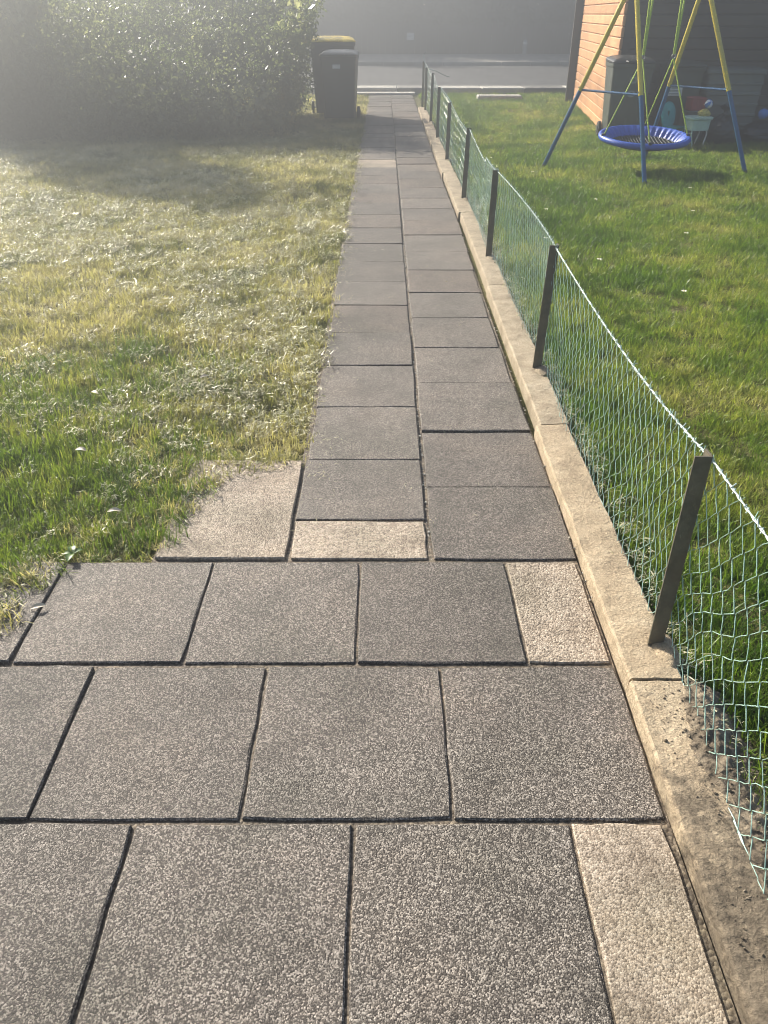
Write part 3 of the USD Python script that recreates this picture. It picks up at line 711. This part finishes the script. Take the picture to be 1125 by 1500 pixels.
# ---------------------------------------------------------------- nest swing
sw = thing("nest_swing", "yellow and blue tubular swing frame with round blue nest seat", "swing")
FEET = [(1.956, 10.279), (2.871, 9.059), (4.273, 9.794), (3.42, 11.02)]
APEX = [(2.66, 9.90, 1.92), (2.66, 9.90, 1.92), (3.60, 10.45, 1.92), (3.60, 10.45, 1.92)]
jt = []
for f, ap in zip(FEET, APEX):
    f, ap = np.array([*f, -0.03]), np.array(ap)
    d = ap - f; t = 0.452
    j = f + d * t; jt.append(j)
    lg = obj("leg", tube([f, j], 0.024, 12), "blue_paint", sw, smooth=40)
    obj("upper_leg", tube([j - d * 0.012, ap], 0.0265, 12), "yellow_paint", sw, smooth=40)
    obj("foot_cap", tube([f - d * 0.002, f + d * 0.025], 0.028, 12), "net_dark", lg, smooth=40)
    obj("joint_bolt", tube([j + [-0.034, 0, 0.012], j + [0.034, 0, 0.012]], 0.007, 6), "steel", sw)
for i, j in ((0, 1), (3, 2)):
    obj("crossbar", tube([jt[i] + [0, 0, -0.015], jt[j] + [0, 0, -0.015]], 0.012, 8), "blue_paint", sw, smooth=40)
A, B = np.array(APEX[0]), np.array(APEX[2]); bd = (B - A) / np.linalg.norm(B - A)
obj("top_beam", tube([A - bd * 0.08, B + bd * 0.08], 0.03, 12), "yellow_paint", sw, smooth=40)
for P_ in (A, B):
    obj("top_bracket", moved(bevel_box(-0.05, 0.05, -0.045, 0.045, -0.055, 0.06, 0.01), P_, rz=31), "blue_paint", sw)
C = np.array([3.085, 10.08, 0.345]); RS = 0.50
TILT = math.radians(5)                                                  # hangs a little lower at the front


def tip(m):
    v, f = m
    T = trimesh.transformations.rotation_matrix(TILT, [1, 0, 0], C)
    return v @ T[:3, :3].T + T[:3, 3], f



pa = np.linspace(0, 2 * np.pi, 72, endpoint=False)
seat = obj("seat_cover", tip(tube(np.column_stack([C[0] + RS * np.cos(pa), C[1] + RS * np.sin(pa), np.full(72, C[2])]), 0.034, 12, closed=True)), "seat_blue", sw, smooth=True)
rings = []                                                              # the pleated inner skirt of the cover
pl = np.linspace(0, 2 * np.pi, 216, endpoint=False)
for rr, zz, am in ((RS - 0.02, 0.034, 0.0), (RS - 0.05, 0.018, 0.006), (RS - 0.085, -0.012, 0.012), (RS - 0.115, -0.046, 0.012), (RS - 0.125, -0.06, 0.005)):
    rings.append(np.column_stack([C[0] + rr * np.cos(pl), C[1] + rr * np.sin(pl), C[2] + zz + am * np.sin(pl * 36)]))
obj("seat_skirt", tip(loft(rings[::-1], False, False)), "seat_blue", seat.GetParent(), smooth=True)
net = []
for k in range(-10, 11):
    o = k * 0.036; hw = math.sqrt(max(0.38**2 - o**2, 0.0))
    q = np.linspace(-hw, hw, 9)
    dz = lambda u, v: C[2] - 0.062 - 0.05 * (1 - (u**2 + v**2) / 0.38**2)
    net.append(tube(np.column_stack([C[0] + q, C[1] + 0 * q + o, dz(q, o)]), 0.007, 4))
    net.append(tube(np.column_stack([C[0] + 0 * q + o, C[1] + q, dz(q, o) + 0.006]), 0.007, 4))
obj("seat_net", tip(join(*net)), "net_dark", sw, smooth=True)
# straps, rings and ropes
for tpos, ends in ((0.26, (186, 262)), (0.71, (75, -8))):
    h0 = A + (B - A) * tpos
    ring = np.array([h0[0], h0[1] - 0.03, 1.165])
    obj("strap", join(tube([h0 + [-0.02, 0, -0.02], ring + [-0.004, 0, 0.02]], 0.011, 8), tube([h0 + [0.02, 0, -0.02], ring + [0.004, 0, 0.02]], 0.011, 8), tube([h0 + [0.033 * math.cos(a_), 0, 0.033 * math.sin(a_)] for a_ in np.linspace(0, 6.28, 13)], 0.010, 6)), "rope_green", sw, smooth=True)
    obj("ring", tube([ring + [0.022 * math.cos(a_), 0, 0.022 * math.sin(a_)] for a_ in np.linspace(0, 6.28, 14)[:-1]], 0.005, 6, closed=True), "steel", sw, smooth=True)
    for e in ends:
        e = math.radians(e)
        en = C + [RS * math.cos(e), RS * math.sin(e), 0.02 + RS * math.sin(e) * math.sin(TILT)]
        mid = (ring + en) / 2 - [0, 0, 0.012]
        obj("rope", tube([ring + [0, 0, -0.02], mid, en], 0.0075, 7), "rope_green", sw, smooth=True)
        obj("rope_knot", moved(cyl(0.026, 0.085, (0, 0, 0), "z", 10), en - [0, 0, 0.01]), "net_dark", sw, smooth=40)

# ---------------------------------------------------------------- plants
def leaves(c, n, size, rng, flat=0.0, asp=0.45, dirs=None):
    """Small folded leaves, two triangles each, at the points c."""
    n = len(c)
    d = rng.normal(size=(n, 3)) if dirs is None else dirs + rng.normal(0, 0.5, (n, 3))
    d[:, 2] -= 0.15
    d /= np.linalg.norm(d, axis=1, keepdims=True)
    u = np.cross(d, rng.normal(size=(n, 3))); u /= np.linalg.norm(u, axis=1, keepdims=True)
    L = size * rng.uniform(0.6, 1.3, (n, 1)); W = L * asp
    v = np.stack([c, c + d * L * 0.5 + u * W * 0.5, c + d * L, c + d * L * 0.5 - u * W * 0.5], 1).reshape(-1, 3)
    i = np.arange(n)[:, None] * 4
    return v, np.vstack([i + [0, 1, 2], i + [0, 2, 3]])


def hedge_points(n, x0, x1, y0, y1, h, seed, rng, shell=0.6, slope=None):
    """Points of a bushy mass: denser near its skin, its top and front uneven, holes between clumps. slope: (height of the front, run back to the full height)."""
    out = []
    while sum(map(len, out)) < n:
        p = rng.uniform([x0, y0, 0.0], [x1 + 0.35, y1, h * 1.25], (n * 2, 3))
        f2 = meshkit.fbm(np.column_stack([p[:, 0] * 0.55, p[:, 1] * 0.6, np.zeros(len(p))]), 3, seed)
        f3 = meshkit.fbm(p * 1.6, 3, seed + 1) - 0.5
        front = y0 + 0.5 * np.abs(f2 - 0.3) + (0.5 * np.clip((p[:, 0] - x1 + 1.4) / 1.4, 0, 1) ** 1.5 if slope else 0.0)
        run = p[:, 1] - front
        if slope:
            top = np.minimum(h, slope[0] + (h - slope[0]) * np.clip(run / slope[1], 0, 1)) * (0.8 + 0.4 * f2)
            top = top * np.clip(0.95 + (x1 - p[:, 0]) / 1.6, 0, 1)
        else:
            top = h * (0.72 + 0.5 * f2)
        d = np.minimum.reduce([top - p[:, 2], run + 0.25 * np.minimum(p[:, 2] - 0.5, 0), p[:, 0] - x0, x1 - 0.2 - p[:, 0] + 0.6 * f3 + 0.30 * np.clip(p[:, 2] - 0.9, -0.5, 0.9), y1 - p[:, 1]]) + 0.55 * f3
        keep = (d > 0) & (rng.random(len(p)) < np.clip(1.1 - d * shell, 0.10, 1)) & (meshkit.fbm(p * 2.4, 2, seed + 4) > 0.32)
        out.append(p[keep])
    return np.vstack(out)[:n]


rng = np.random.default_rng(11)
hg = thing("hedge", "tall overgrown backlit hedge behind the left lawn, beside the bins", "hedge")
c = np.vstack([hedge_points(120000, -11.5, -1.12, 12.0, 16.6, 2.2, 41, rng, slope=(0.95, 3.2)), hedge_points(16000, -6.6, -4.7, 12.0, 13.8, 4.2, 47, rng), hedge_points(9000, -2.9, -1.18, 13.0, 15.0, 1.75, 53, rng)])
obj("foliage", leaves(c, 0, 0.062, rng, asp=0.46), "hedge_leaf", hg)
ci = np.vstack([hedge_points(46000, -11.2, -1.35, 12.4, 16.4, 1.75, 41, rng, shell=0.0, slope=(0.62, 3.2)), hedge_points(7000, -6.4, -4.9, 12.2, 13.6, 3.9, 47, rng, shell=0.0), hedge_points(3500, -2.8, -1.35, 13.2, 14.9, 1.6, 53, rng, shell=0.0)])
obj("inner_foliage", leaves(ci, 0, 0.14, rng, asp=0.6), "hedge_leaf", hg)
for k in range(26):
    x0 = rng.uniform(-11, -1.6); y0 = rng.uniform(13.8, 15.8); b_ = np.array([x0, y0, -0.05]); pts = [b_]
    for s in range(5):
        b_ = b_ + [rng.normal(0, 0.14), rng.normal(0, 0.14), 0.38]; pts.append(b_)
    obj("stem", tube(pts, np.linspace(0.035, 0.008, 6), 6), "bark", hg, smooth=True)
tw = []
for k in range(700):                                                    # fine shoots standing out of the crown
    q = c[rng.integers(len(c))]
    if q[2] < 0.8 or q[2] > 2.6: continue
    d = np.array([rng.normal(0, .5), rng.normal(-.25, .5), 0.8]); d /= np.linalg.norm(d)
    tw.append(tube([q, q + d * 0.18 + rng.normal(0, .02, 3), q + d * rng.uniform(.25, .5) + rng.normal(0, .05, 3)], [0.005, 0.004, 0.002], 3, cap=False))
obj("twigs", join(*tw), "bark", hg, kind="stuff")

# far side of the road: board fence, hedge, trees
ff = thing("board_fence", "long dark fence of upright boards across the road", "fence")
for k in range(110):
    x0 = -10.0 + k * 0.24
    obj("board", bevel_box(x0, x0 + 0.2, 36.7 + R.normal(0, .006), 36.73, 0.19, 1.22 + R.normal(0, .012), 0.004), "dark_timber", ff)
for z0 in (0.45, 0.98):
    obj("rail", box(-10.1, 16.5, 36.76, 36.82, z0, z0 + 0.09), "dark_timber", ff)
sg = thing("sign", "small white sign fixed on the dark board fence", "sign", (1.07, 36.66, 0.80))
obj("sign_plate", bevel_box(-0.15, 0.15, -0.008, 0.008, -0.13, 0.13, 0.004), "white_print", sg)
obj("sign_print", box(-0.10, 0.10, -0.0105, -0.0085, 0.0, 0.03), "grey_print", sg)
mp = thing("marker_post", "short pale marker post at the foot of the board fence", "post", (5.65, 36.1, 0.19))
obj("shaft", loft([rrect(0, 0, 0.16, 0.16, 0.03, 0), rrect(0, 0, 0.14, 0.14, 0.03, 0.5), rrect(0, 0, 0.10, 0.10, 0.03, 0.53)]), "grey_print", mp, smooth=35)
obj("band", loft([rrect(0, 0, 0.165, 0.165, 0.03, 0.36), rrect(0, 0, 0.162, 0.162, 0.03, 0.43)], False, False), "white_print", mp)
h2 = thing("hedge", "dark clipped hedge rising behind the board fence", "hedge")
c2 = hedge_points(42000, -14, 22, 37.0, 39.2, 3.6, 71, rng, shell=0.8)
obj("foliage", leaves(c2, 0, 0.16, rng, asp=0.55), "tree_leaf", h2)
c3 = hedge_points(26000, -14, 22, 37.3, 39.0, 3.5, 71, rng, shell=0.0)
obj("inner_foliage", leaves(c3, 0, 0.42, rng, asp=0.7), "tree_leaf", h2)
for k in range(18):
    x0 = -13 + k * 2; obj("stem", tube([[x0, 38.1, -0.05], [x0 + .1, 38.0, 1.2], [x0 - .1, 38.2, 2.4]], [0.06, 0.045, 0.015], 6), "bark", h2)


def tree(label, x, y, h, r, seed):
    rg = np.random.default_rng(seed)
    t = thing("tree", label, "tree", (x, y, 0), group=None)
    obj("trunk", tube([[0, 0, -0.1], [0.08, 0.05, h * 0.25], [-0.05, 0.1, h * 0.55], [0.1, 0, h * 0.85]], [0.26, 0.19, 0.12, 0.03], 9), "bark", t, smooth=True)
    for k in range(7):
        a_ = rg.uniform(0, 6.28); z0 = h * rg.uniform(0.22, 0.65); L = r * rg.uniform(0.6, 0.95)
        obj("limb", tube([[0, 0, z0], [L * .5 * math.cos(a_), L * .5 * math.sin(a_), z0 + L * .35], [L * math.cos(a_), L * math.sin(a_), z0 + L * .55]], [0.09, 0.06, 0.02], 6), "bark", t, smooth=True)
    cl = []
    for k in range(34):
        q = rg.normal(size=3); q /= np.linalg.norm(q); q *= rg.uniform(0.35, 1.0) ** 0.5
        ctr = np.array([q[0] * r * 0.85, q[1] * r * 0.85, h * 0.58 + q[2] * h * 0.40])
        pr = rg.normal(size=(520, 3)); pr /= np.linalg.norm(pr, axis=1, keepdims=True)
        cl.append(ctr + pr * rg.uniform(0.2, 1.0, (520, 1)) ** 0.5 * r * rg.uniform(0.28, 0.45))
    cc = np.vstack(cl)
    obj("crown", leaves(cc, 0, 0.26, rg, asp=0.55), "tree_leaf", t)


for k, (x, y, h, r, lab) in enumerate(((-13, 41, 8.2, 3.4, "leftmost tall tree behind the far hedge"), (-7.2, 40.4, 8.6, 3.4, "broad tree behind the far hedge, left of the bins"), (-1.4, 41, 8.8, 3.5, "tree behind the far hedge above the yellow bin lid"),
                                       (4.2, 40.6, 8.6, 3.5, "tree behind the far hedge above the white sign"), (9.8, 41, 8.8, 3.5, "tree behind the far hedge beside the shed"), (15.6, 40.6, 8.3, 3.5, "rightmost tall tree hidden behind the shed"))):
    tree(lab, x, y, h, r, 100 + k)

# ---------------------------------------------------------------- grass
def tuft(n, rad, hmin, hmax, wid, rng, lean=0.6, curl=0.5):
    """Grass blades: each a bent strip of five triangles."""
    a = rng.uniform(0, 2 * np.pi, n); r = rad * np.sqrt(rng.random(n))
    base = np.column_stack([r * np.cos(a), r * np.sin(a), np.zeros(n)])
    d = rng.uniform(0, 2 * np.pi, n); out = np.column_stack([np.cos(d), np.sin(d), np.zeros(n)])
    side = np.column_stack([-np.sin(d), np.cos(d), np.zeros(n)])
    L = rng.uniform(hmin, hmax, n)[:, None]; ln = np.abs(rng.normal(0, lean, n))[:, None]; w = (wid * rng.uniform(0.6, 1.3, n))[:, None]
    tw = rng.normal(0, 0.5, n)[:, None]
    lev = []
    for s, ww in ((0, 0.8), (0.4, 1.0), (0.75, 0.75)):
        ang = ln * (0.5 + curl * s * 1.6)
        c = base + out * L * s * np.sin(ang) + np.array([0, 0, 1]) * L * s * np.cos(np.minimum(ang, 1.9))
        sd = side * np.cos(tw * s) + out * np.sin(tw * s)
        lev += [c - sd * w * ww / 2, c + sd * w * ww / 2]
    ang = ln * (0.5 + curl * 1.6)
    lev.append(base + out * L * np.sin(ang) + np.array([0, 0, 1]) * L * np.cos(np.minimum(ang, 2.0)))
    v = np.stack(lev, 1).reshape(-1, 3)
    v[:, 2] = np.maximum(v[:, 2], 0.002)
    i = np.arange(n)[:, None] * 7
    f = np.vstack([i + q for q in ([0, 1, 3], [0, 3, 2], [2, 3, 5], [2, 5, 4], [4, 5, 6])])
    return v, f


def clip_bits(n, rad, rng, lmin=0.012, lmax=0.04, w=0.003):
    """Cut blades lying flat and curled."""
    a = rng.uniform(0, 2 * np.pi, n); r = rad * np.sqrt(rng.random(n))
    c = np.column_stack([r * np.cos(a), r * np.sin(a), rng.uniform(0.0, 0.016, n)])
    d = rng.uniform(0, 2 * np.pi, n); out = np.column_stack([np.cos(d), np.sin(d), rng.normal(0, 0.25, n)])
    side = np.column_stack([-np.sin(d), np.cos(d), rng.normal(0, 0.4, n)])
    L = rng.uniform(lmin, lmax, n)[:, None]; W = (w * rng.uniform(0.6, 1.6, n))[:, None]
    up = np.array([0, 0, 1]) * L * rng.uniform(-0.1, 0.35, (n, 1))
    v = np.stack([c - side * W / 2, c + side * W / 2, c + out * L * .5 + up + side * W / 2, c + out * L * .5 + up - side * W / 2, c + out * L], 1).reshape(-1, 3)
    i = np.arange(n)[:, None] * 5
    return v, np.vstack([i + [0, 1, 2], i + [0, 2, 3], i + [3, 2, 4]])


def scatter(name, protos, pts, scale, rng, m, label, tilt=0.22):
    pi = UsdGeom.PointInstancer.Define(stage, numbered(name))
    for k, p in enumerate(protos):
        pm = usdkit.mesh(stage, f"{pi.GetPath()}/tuft" + (f"_{k:03d}" if k else ""), p, M[m])
        pi.CreatePrototypesRel().AddTarget(pm.GetPath())
    n = len(pts)
    az = rng.uniform(0, 2 * np.pi, n); tx, ty = rng.normal(0, tilt, (2, n))
    q = np.stack([np.cos(az / 2), tx / 2, ty / 2, np.sin(az / 2)], 1); q /= np.linalg.norm(q, axis=1, keepdims=True)
    pi.CreatePositionsAttr(Vt.Vec3fArray.FromNumpy(pts.astype(np.float32)))
    pi.CreateOrientationsAttr(Vt.QuathArray([Gf.Quath(float(a), float(b), float(c), float(d)) for a, b, c, d in q]))
    pi.CreateScalesAttr(Vt.Vec3fArray.FromNumpy(scale.astype(np.float32)))
    pi.CreateProtoIndicesAttr(Vt.IntArray.FromNumpy(rng.integers(0, len(protos), n).astype(np.int32)))
    tag(pi, label, "grass", kind="stuff")


def spread(x0, x1, y0, y1, dens, rng, keep):
    """Points whose density falls with the distance along y."""
    n = int((x1 - x0) * (y1 - y0) * dens)
    p = np.column_stack([rng.uniform(x0, x1, n), rng.uniform(y0, y1, n)])
    p = p[rng.random(n) < np.minimum(1, (3.6 / np.maximum(p[:, 1], 1.5)) ** 1.1)]
    inview = np.abs(p[:, 0]) < 0.56 * (p[:, 1] * 0.84 + 0.9) + 1.2
    p = p[inview]
    return p[keep(p)]


def wav(y, a, s, seed):
    return (meshkit.fbm(np.column_stack([y * s, 0 * y, 0 * y + seed]), 3, seed) - 0.5) * 2 * a


def left_lawn(p):
    x, y = p[:, 0], p[:, 1]
    e = np.where(y > 2.82, -0.345, np.where(y > 2.69, -0.345 - (2.82 - y) / 0.13 * 0.30, np.where(y > 2.14, -0.645 - (2.69 - y) * 0.27, np.where(y > 1.76, -1.05 - (2.14 - y) * 0.45, -1.93))))
    return (x < e + wav(y, 0.05, 5.0, 2) + wav(y, 0.03, 17.0, 3)) & (y < 20.4)


def right_lawn(p):
    x, y = p[:, 0], p[:, 1]
    blocked = ((x > 3.4) & (y > 13.3) & (x > 3.45 + (y - 13.22) * 0.11)) | ((x > 2.0) & (x < 3.05) & (y > 18.95) & (y < 19.4))
    return (x > 0.838 + wav(y, 0.03, 5.0, 6)) & (y < 20.6) & ~blocked


def place(p, rng, z=-0.03, grow=0.38, cap=1.7, hz=1.0):
    s = np.clip((np.maximum(p[:, 1], 2.5) / 3.2) ** grow, 0.9, cap) * rng.uniform(0.75, 1.25, len(p))
    on = ((p[:, 0] > -1.9) & (p[:, 0] < 0.6) & (p[:, 1] < 2.13)) | ((p[:, 0] > -0.81) & (p[:, 0] < 0.6) & (p[:, 1] < 2.85))   # spilling over slabs
    return np.column_stack([p, np.where(on, max(z, -0.006), z)]), np.column_stack([s, s, np.minimum(s, 1.25) * hz])


rng = np.random.default_rng(5)
lush = lambda p: np.clip(1.25 - np.hypot((p[:, 0] + 1.75) / 1.35, (p[:, 1] - 2.6) / 1.5) + 0.9 * (meshkit.fbm(np.column_stack([p * 1.5, np.zeros(len(p))]), 3, 8) - 0.5), 0, 1)
p = spread(-9, -0.25, 0.4, 20.4, 560, rng, left_lawn); p = p[rng.random(len(p)) > lush(p) * 0.9]
P3, S3 = place(p, rng)
scatter("grass", [tuft(50, 0.055, 0.022, 0.055, 0.0030, rng, 1.1, 0.75) for _ in range(8)], P3, S3, rng, "dry_grass", "short dry yellowish mown grass left of the path")
p = spread(-5, -0.6, 0.4, 5.2, 620, rng, left_lawn); L_ = lush(p); p = p[rng.random(len(p)) < L_]
P3, S3 = place(p, rng, hz=1.0); S3[:, 2] *= 0.8 + 0.5 * lush(p)
scatter("grass", [tuft(54, 0.05, 0.024, 0.072, 0.0031, rng, 1.05, 0.7) for _ in range(8)], P3, S3, rng, "lush_grass", "longer bright green grass in the left foreground corner")
p = spread(0.85, 9.5, 0.4, 20.6, 560, rng, right_lawn)
P3, S3 = place(p, rng)
tall = np.clip(1.4 - np.abs(p[:, 0] - 1.0) / 0.35, 0, 1) + 0.7 * np.clip((p[:, 1] - 17.5) / 2, 0, 1)
S3[:, 2] *= 0.75 + 0.75 * meshkit.fbm(np.column_stack([p * 1.2, 0 * p[:, :1]]), 3, 15) + 0.45 * tall
scatter("grass", [tuft(58, 0.055, 0.018, 0.052, 0.0030, rng, 1.1, 0.7) for _ in range(8)], P3, S3, rng, "lawn_grass", "green lawn grass right of the chain link fence")
p = spread(-9, -0.25, 0.9, 13.5, 300, rng, left_lawn)
w_ = meshkit.fbm(np.column_stack([p * 1.1, 0 * p[:, :1]]), 3, 25); p = p[rng.random(len(p)) < np.clip((w_ - 0.38) * 4, 0.06, 1) * (1 - 0.85 * lush(p))]
P3, S3 = place(p, rng, z=0.004, grow=0.3)
scatter("grass_clippings", [clip_bits(26, 0.06, rng) for _ in range(6)], P3, S3, rng, "straw", "pale dry grass clippings strewn over the left lawn")
p = np.column_stack([rng.normal(0.855, 0.03, 650), rng.uniform(0.5, 12, 650)])
P3, S3 = place(p, rng, z=0.018, grow=0.2)
scatter("grass_clippings", [clip_bits(9, 0.045, rng, 0.012, 0.04, 0.0022) for _ in range(4)], P3, S3, rng, "straw", "dry stalks caught along the foot of the chain link fence")

p = np.column_stack([np.where(rng.random(420) < 0.75, -0.33 + np.abs(rng.normal(0, 0.06, 420)), rng.uniform(-0.3, 0.64, 420)), rng.uniform(2.2, 13, 420)])
P3, S3 = place(p, rng, z=0.002, grow=0.2)
P3[:, 2] = 0.002
scatter("grass_clippings", [clip_bits(3, 0.05, rng, 0.01, 0.03, 0.002) for _ in range(4)], P3, S3 * 0.8, rng, "straw", "few dry grass bits blown onto the slabs of the path", tilt=0.03)

# crumbs of soil
def crumb(rng):
    m = trimesh.creation.icosphere(1, 1.0); v = np.array(m.vertices) * rng.uniform(0.7, 1.3, (len(m.vertices), 1)) * [1, 0.8, 0.6]
    return v, np.array(m.faces)


n = 420
p = np.column_stack([np.where(rng.random(n) < 0.7, 0.1605 + rng.normal(0, 0.004, n), rng.normal(0.666, 0.004, n)), rng.uniform(1.7, 12, n) ** 1.0, np.full(n, -0.004)])
sc_ = 0.002 + 0.004 * rng.random(n) ** 2
scatter("joint_grit", [crumb(rng) for _ in range(4)], p, np.column_stack([sc_, sc_, sc_]), rng, "pale_concrete", "pale grit lodged in the long joints of the path", tilt=1.0)
stage.GetPrimAtPath("/World/joint_grit").SetCustomDataByKey("category", "grit")
n = 1500
p = np.column_stack([np.concatenate([rng.uniform(0.70, 0.93, 1100), rng.normal(0.845, 0.02, 400)]), np.concatenate([rng.uniform(0.3, 1.55, 1100), rng.uniform(1.5, 7, 400)]), np.concatenate([np.full(1100, 0.026), np.full(400, 0.03)])])
ui, vi = np.clip(((p[:, 0] - 0.695) / (0.96 - 0.695) * (NX - 1)).round().astype(int), 0, NX - 1), np.clip(((p[:, 1] + 0.6) / 2.2 * (NY - 1)).round().astype(int), 0, NY - 1)
p[:1100, 2] = np.maximum(gz[ui, vi][:1100], 0.040 * (p[:1100, 0] < 0.8)) + 0.001
p[1100:, 2] = 0.044
sc_ = 0.0012 + 0.0035 * rng.random(n) ** 3
scatter("soil_crumbs", [crumb(rng) for _ in range(4)], p, np.column_stack([sc_, sc_, sc_]), rng, "verge_soil", "crumbs of soil and grit along the fence foot", tilt=1.0)
stage.GetPrimAtPath("/World/soil_crumbs").SetCustomDataByKey("category", "soil")

# fallen leaves, weeds and daisies
def leaf(loc, L, rz, m, label, asp=0.4, rx=12):
    s = np.linspace(0, 1, 7); w = asp * L * np.sin(np.pi * np.clip(s * 0.96 + 0.02, 0, 1)) ** 0.8 / 2
    mid = np.column_stack([s * L, 0 * s, 0.10 * L * np.sin(s * 3)])
    lt = mid + np.column_stack([0 * s, w, w * 0.5]); rt = mid + np.column_stack([0 * s, -w, w * 0.5])
    v = np.vstack([mid, lt, rt]); v = np.vstack([v, v - [0, 0, 0.0012]])
    q = [[i, i + 1, 8 + i, 7 + i] for i in range(6)] + [[14 + i, 15 + i, 1 + i, i] for i in range(6)]
    f = quads(q); f = np.vstack([f, f[:, ::-1] + 21])
    return moved((v, f), loc, rz=rz, rx=rx)


for k, (x, y, L, rz, lab) in enumerate(((-1.11, 1.86, 0.05, 20, "pale dead leaf on the dark slab at the left frame edge"), (-1.30, 2.86, 0.055, -10, "curled pale leaf in the green grass near the left frame edge"), (-0.93, 3.62, 0.05, 30, "pale curled leaf among the clippings beyond the green grass"),
                                        (-1.02, 2.38, 0.05, 10, "pale flat leaf in the green grass above the corner slab"), (-1.42, 3.45, 0.05, -30, "dry leaf in the grass farthest from the slabs"))):
    o = obj("fallen_leaf", leaf((x, y, 0.035 if k else 0.008), L, rz, "dead_leaf", lab), "dead_leaf", smooth=True)
    tag(o, lab, "leaf", "fallen leaves on the left lawn")
w = thing("weed", "small bright leaved weed at the tip of the grass beside the slabs", "weed", (-1.07, 2.145, -0.02))
for j in range(4):
    obj("leaf", leaf((0, 0, 0.035), 0.035 + 0.012 * (j % 2), 40 + j * 75, None, None, 0.6, rx=0), "weed_leaf", w, smooth=True)
spots = [(2.62, 4.5), (1.95, 4.98), (2.3, 3.6), (1.62, 5.9), (2.5, 6.6), (1.5, 7.5), (3.1, 5.6), (2.1, 8.1), (1.7, 9.5), (1.35, 10.6), (2.9, 7.6), (1.2, 12.2), (1.9, 12.8), (1.4, 14.4), (2.4, 11.8), (3.2, 8.6), (1.3, 6.4), (2.2, 14.9), (1.15, 9.1), (2.75, 5.2)]
for k, (x, y) in enumerate(spots):
    t = thing("daisy", "small white daisy in the green lawn right of the fence", "flower", (x, y, -0.03), group="daisies in the right lawn")
    hh = 0.07 + 0.02 * math.sin(k * 1.7)
    obj("stalk", tube([[0, 0, 0], [0.004, 0.002, hh * 0.6], [0.002, 0.004, hh]], 0.0016, 4), "weed_leaf", t)
    pe = []
    for j in range(9):
        a_ = j * 2 * math.pi / 9; e1 = np.array([math.cos(a_), math.sin(a_), 0]); e2 = np.array([-e1[1], e1[0], 0]); c0 = np.array([0.002, 0.004, hh])
        pe.append((np.array([c0 + e1 * 0.004 - e2 * .002, c0 + e1 * 0.004 + e2 * .002, c0 + e1 * 0.016 + e2 * .0045 + [0, 0, .002], c0 + e1 * 0.02 + [0, 0, .003], c0 + e1 * 0.016 - e2 * .0045 + [0, 0, .002]]), np.array([[0, 1, 2], [0, 2, 4], [4, 2, 3]])))
    obj("petals", join(*pe), "petal", t)
    obj("flower_eye", moved(cyl(0.005, 0.004, (0, 0, 0), "z", 8), (0.002, 0.004, hh + 0.001)), "petal_eye", t)

# ---------------------------------------------------------------- haze
mat("haze_air", {"v": ("principled_volume", {"color": (0.93, 0.97, 1.0), "density": 0.030, "anisotropy": 0.85})}, [], surface=None, volume="v.volume")
hz = obj("haze", box(-HALF - 3, HALF + 3, -HALF - 3, HALF + 3, -1.06, 9.2), "haze_air")
tag(hz, "thin sunlit morning haze over the garden and road", "haze", kind="stuff")
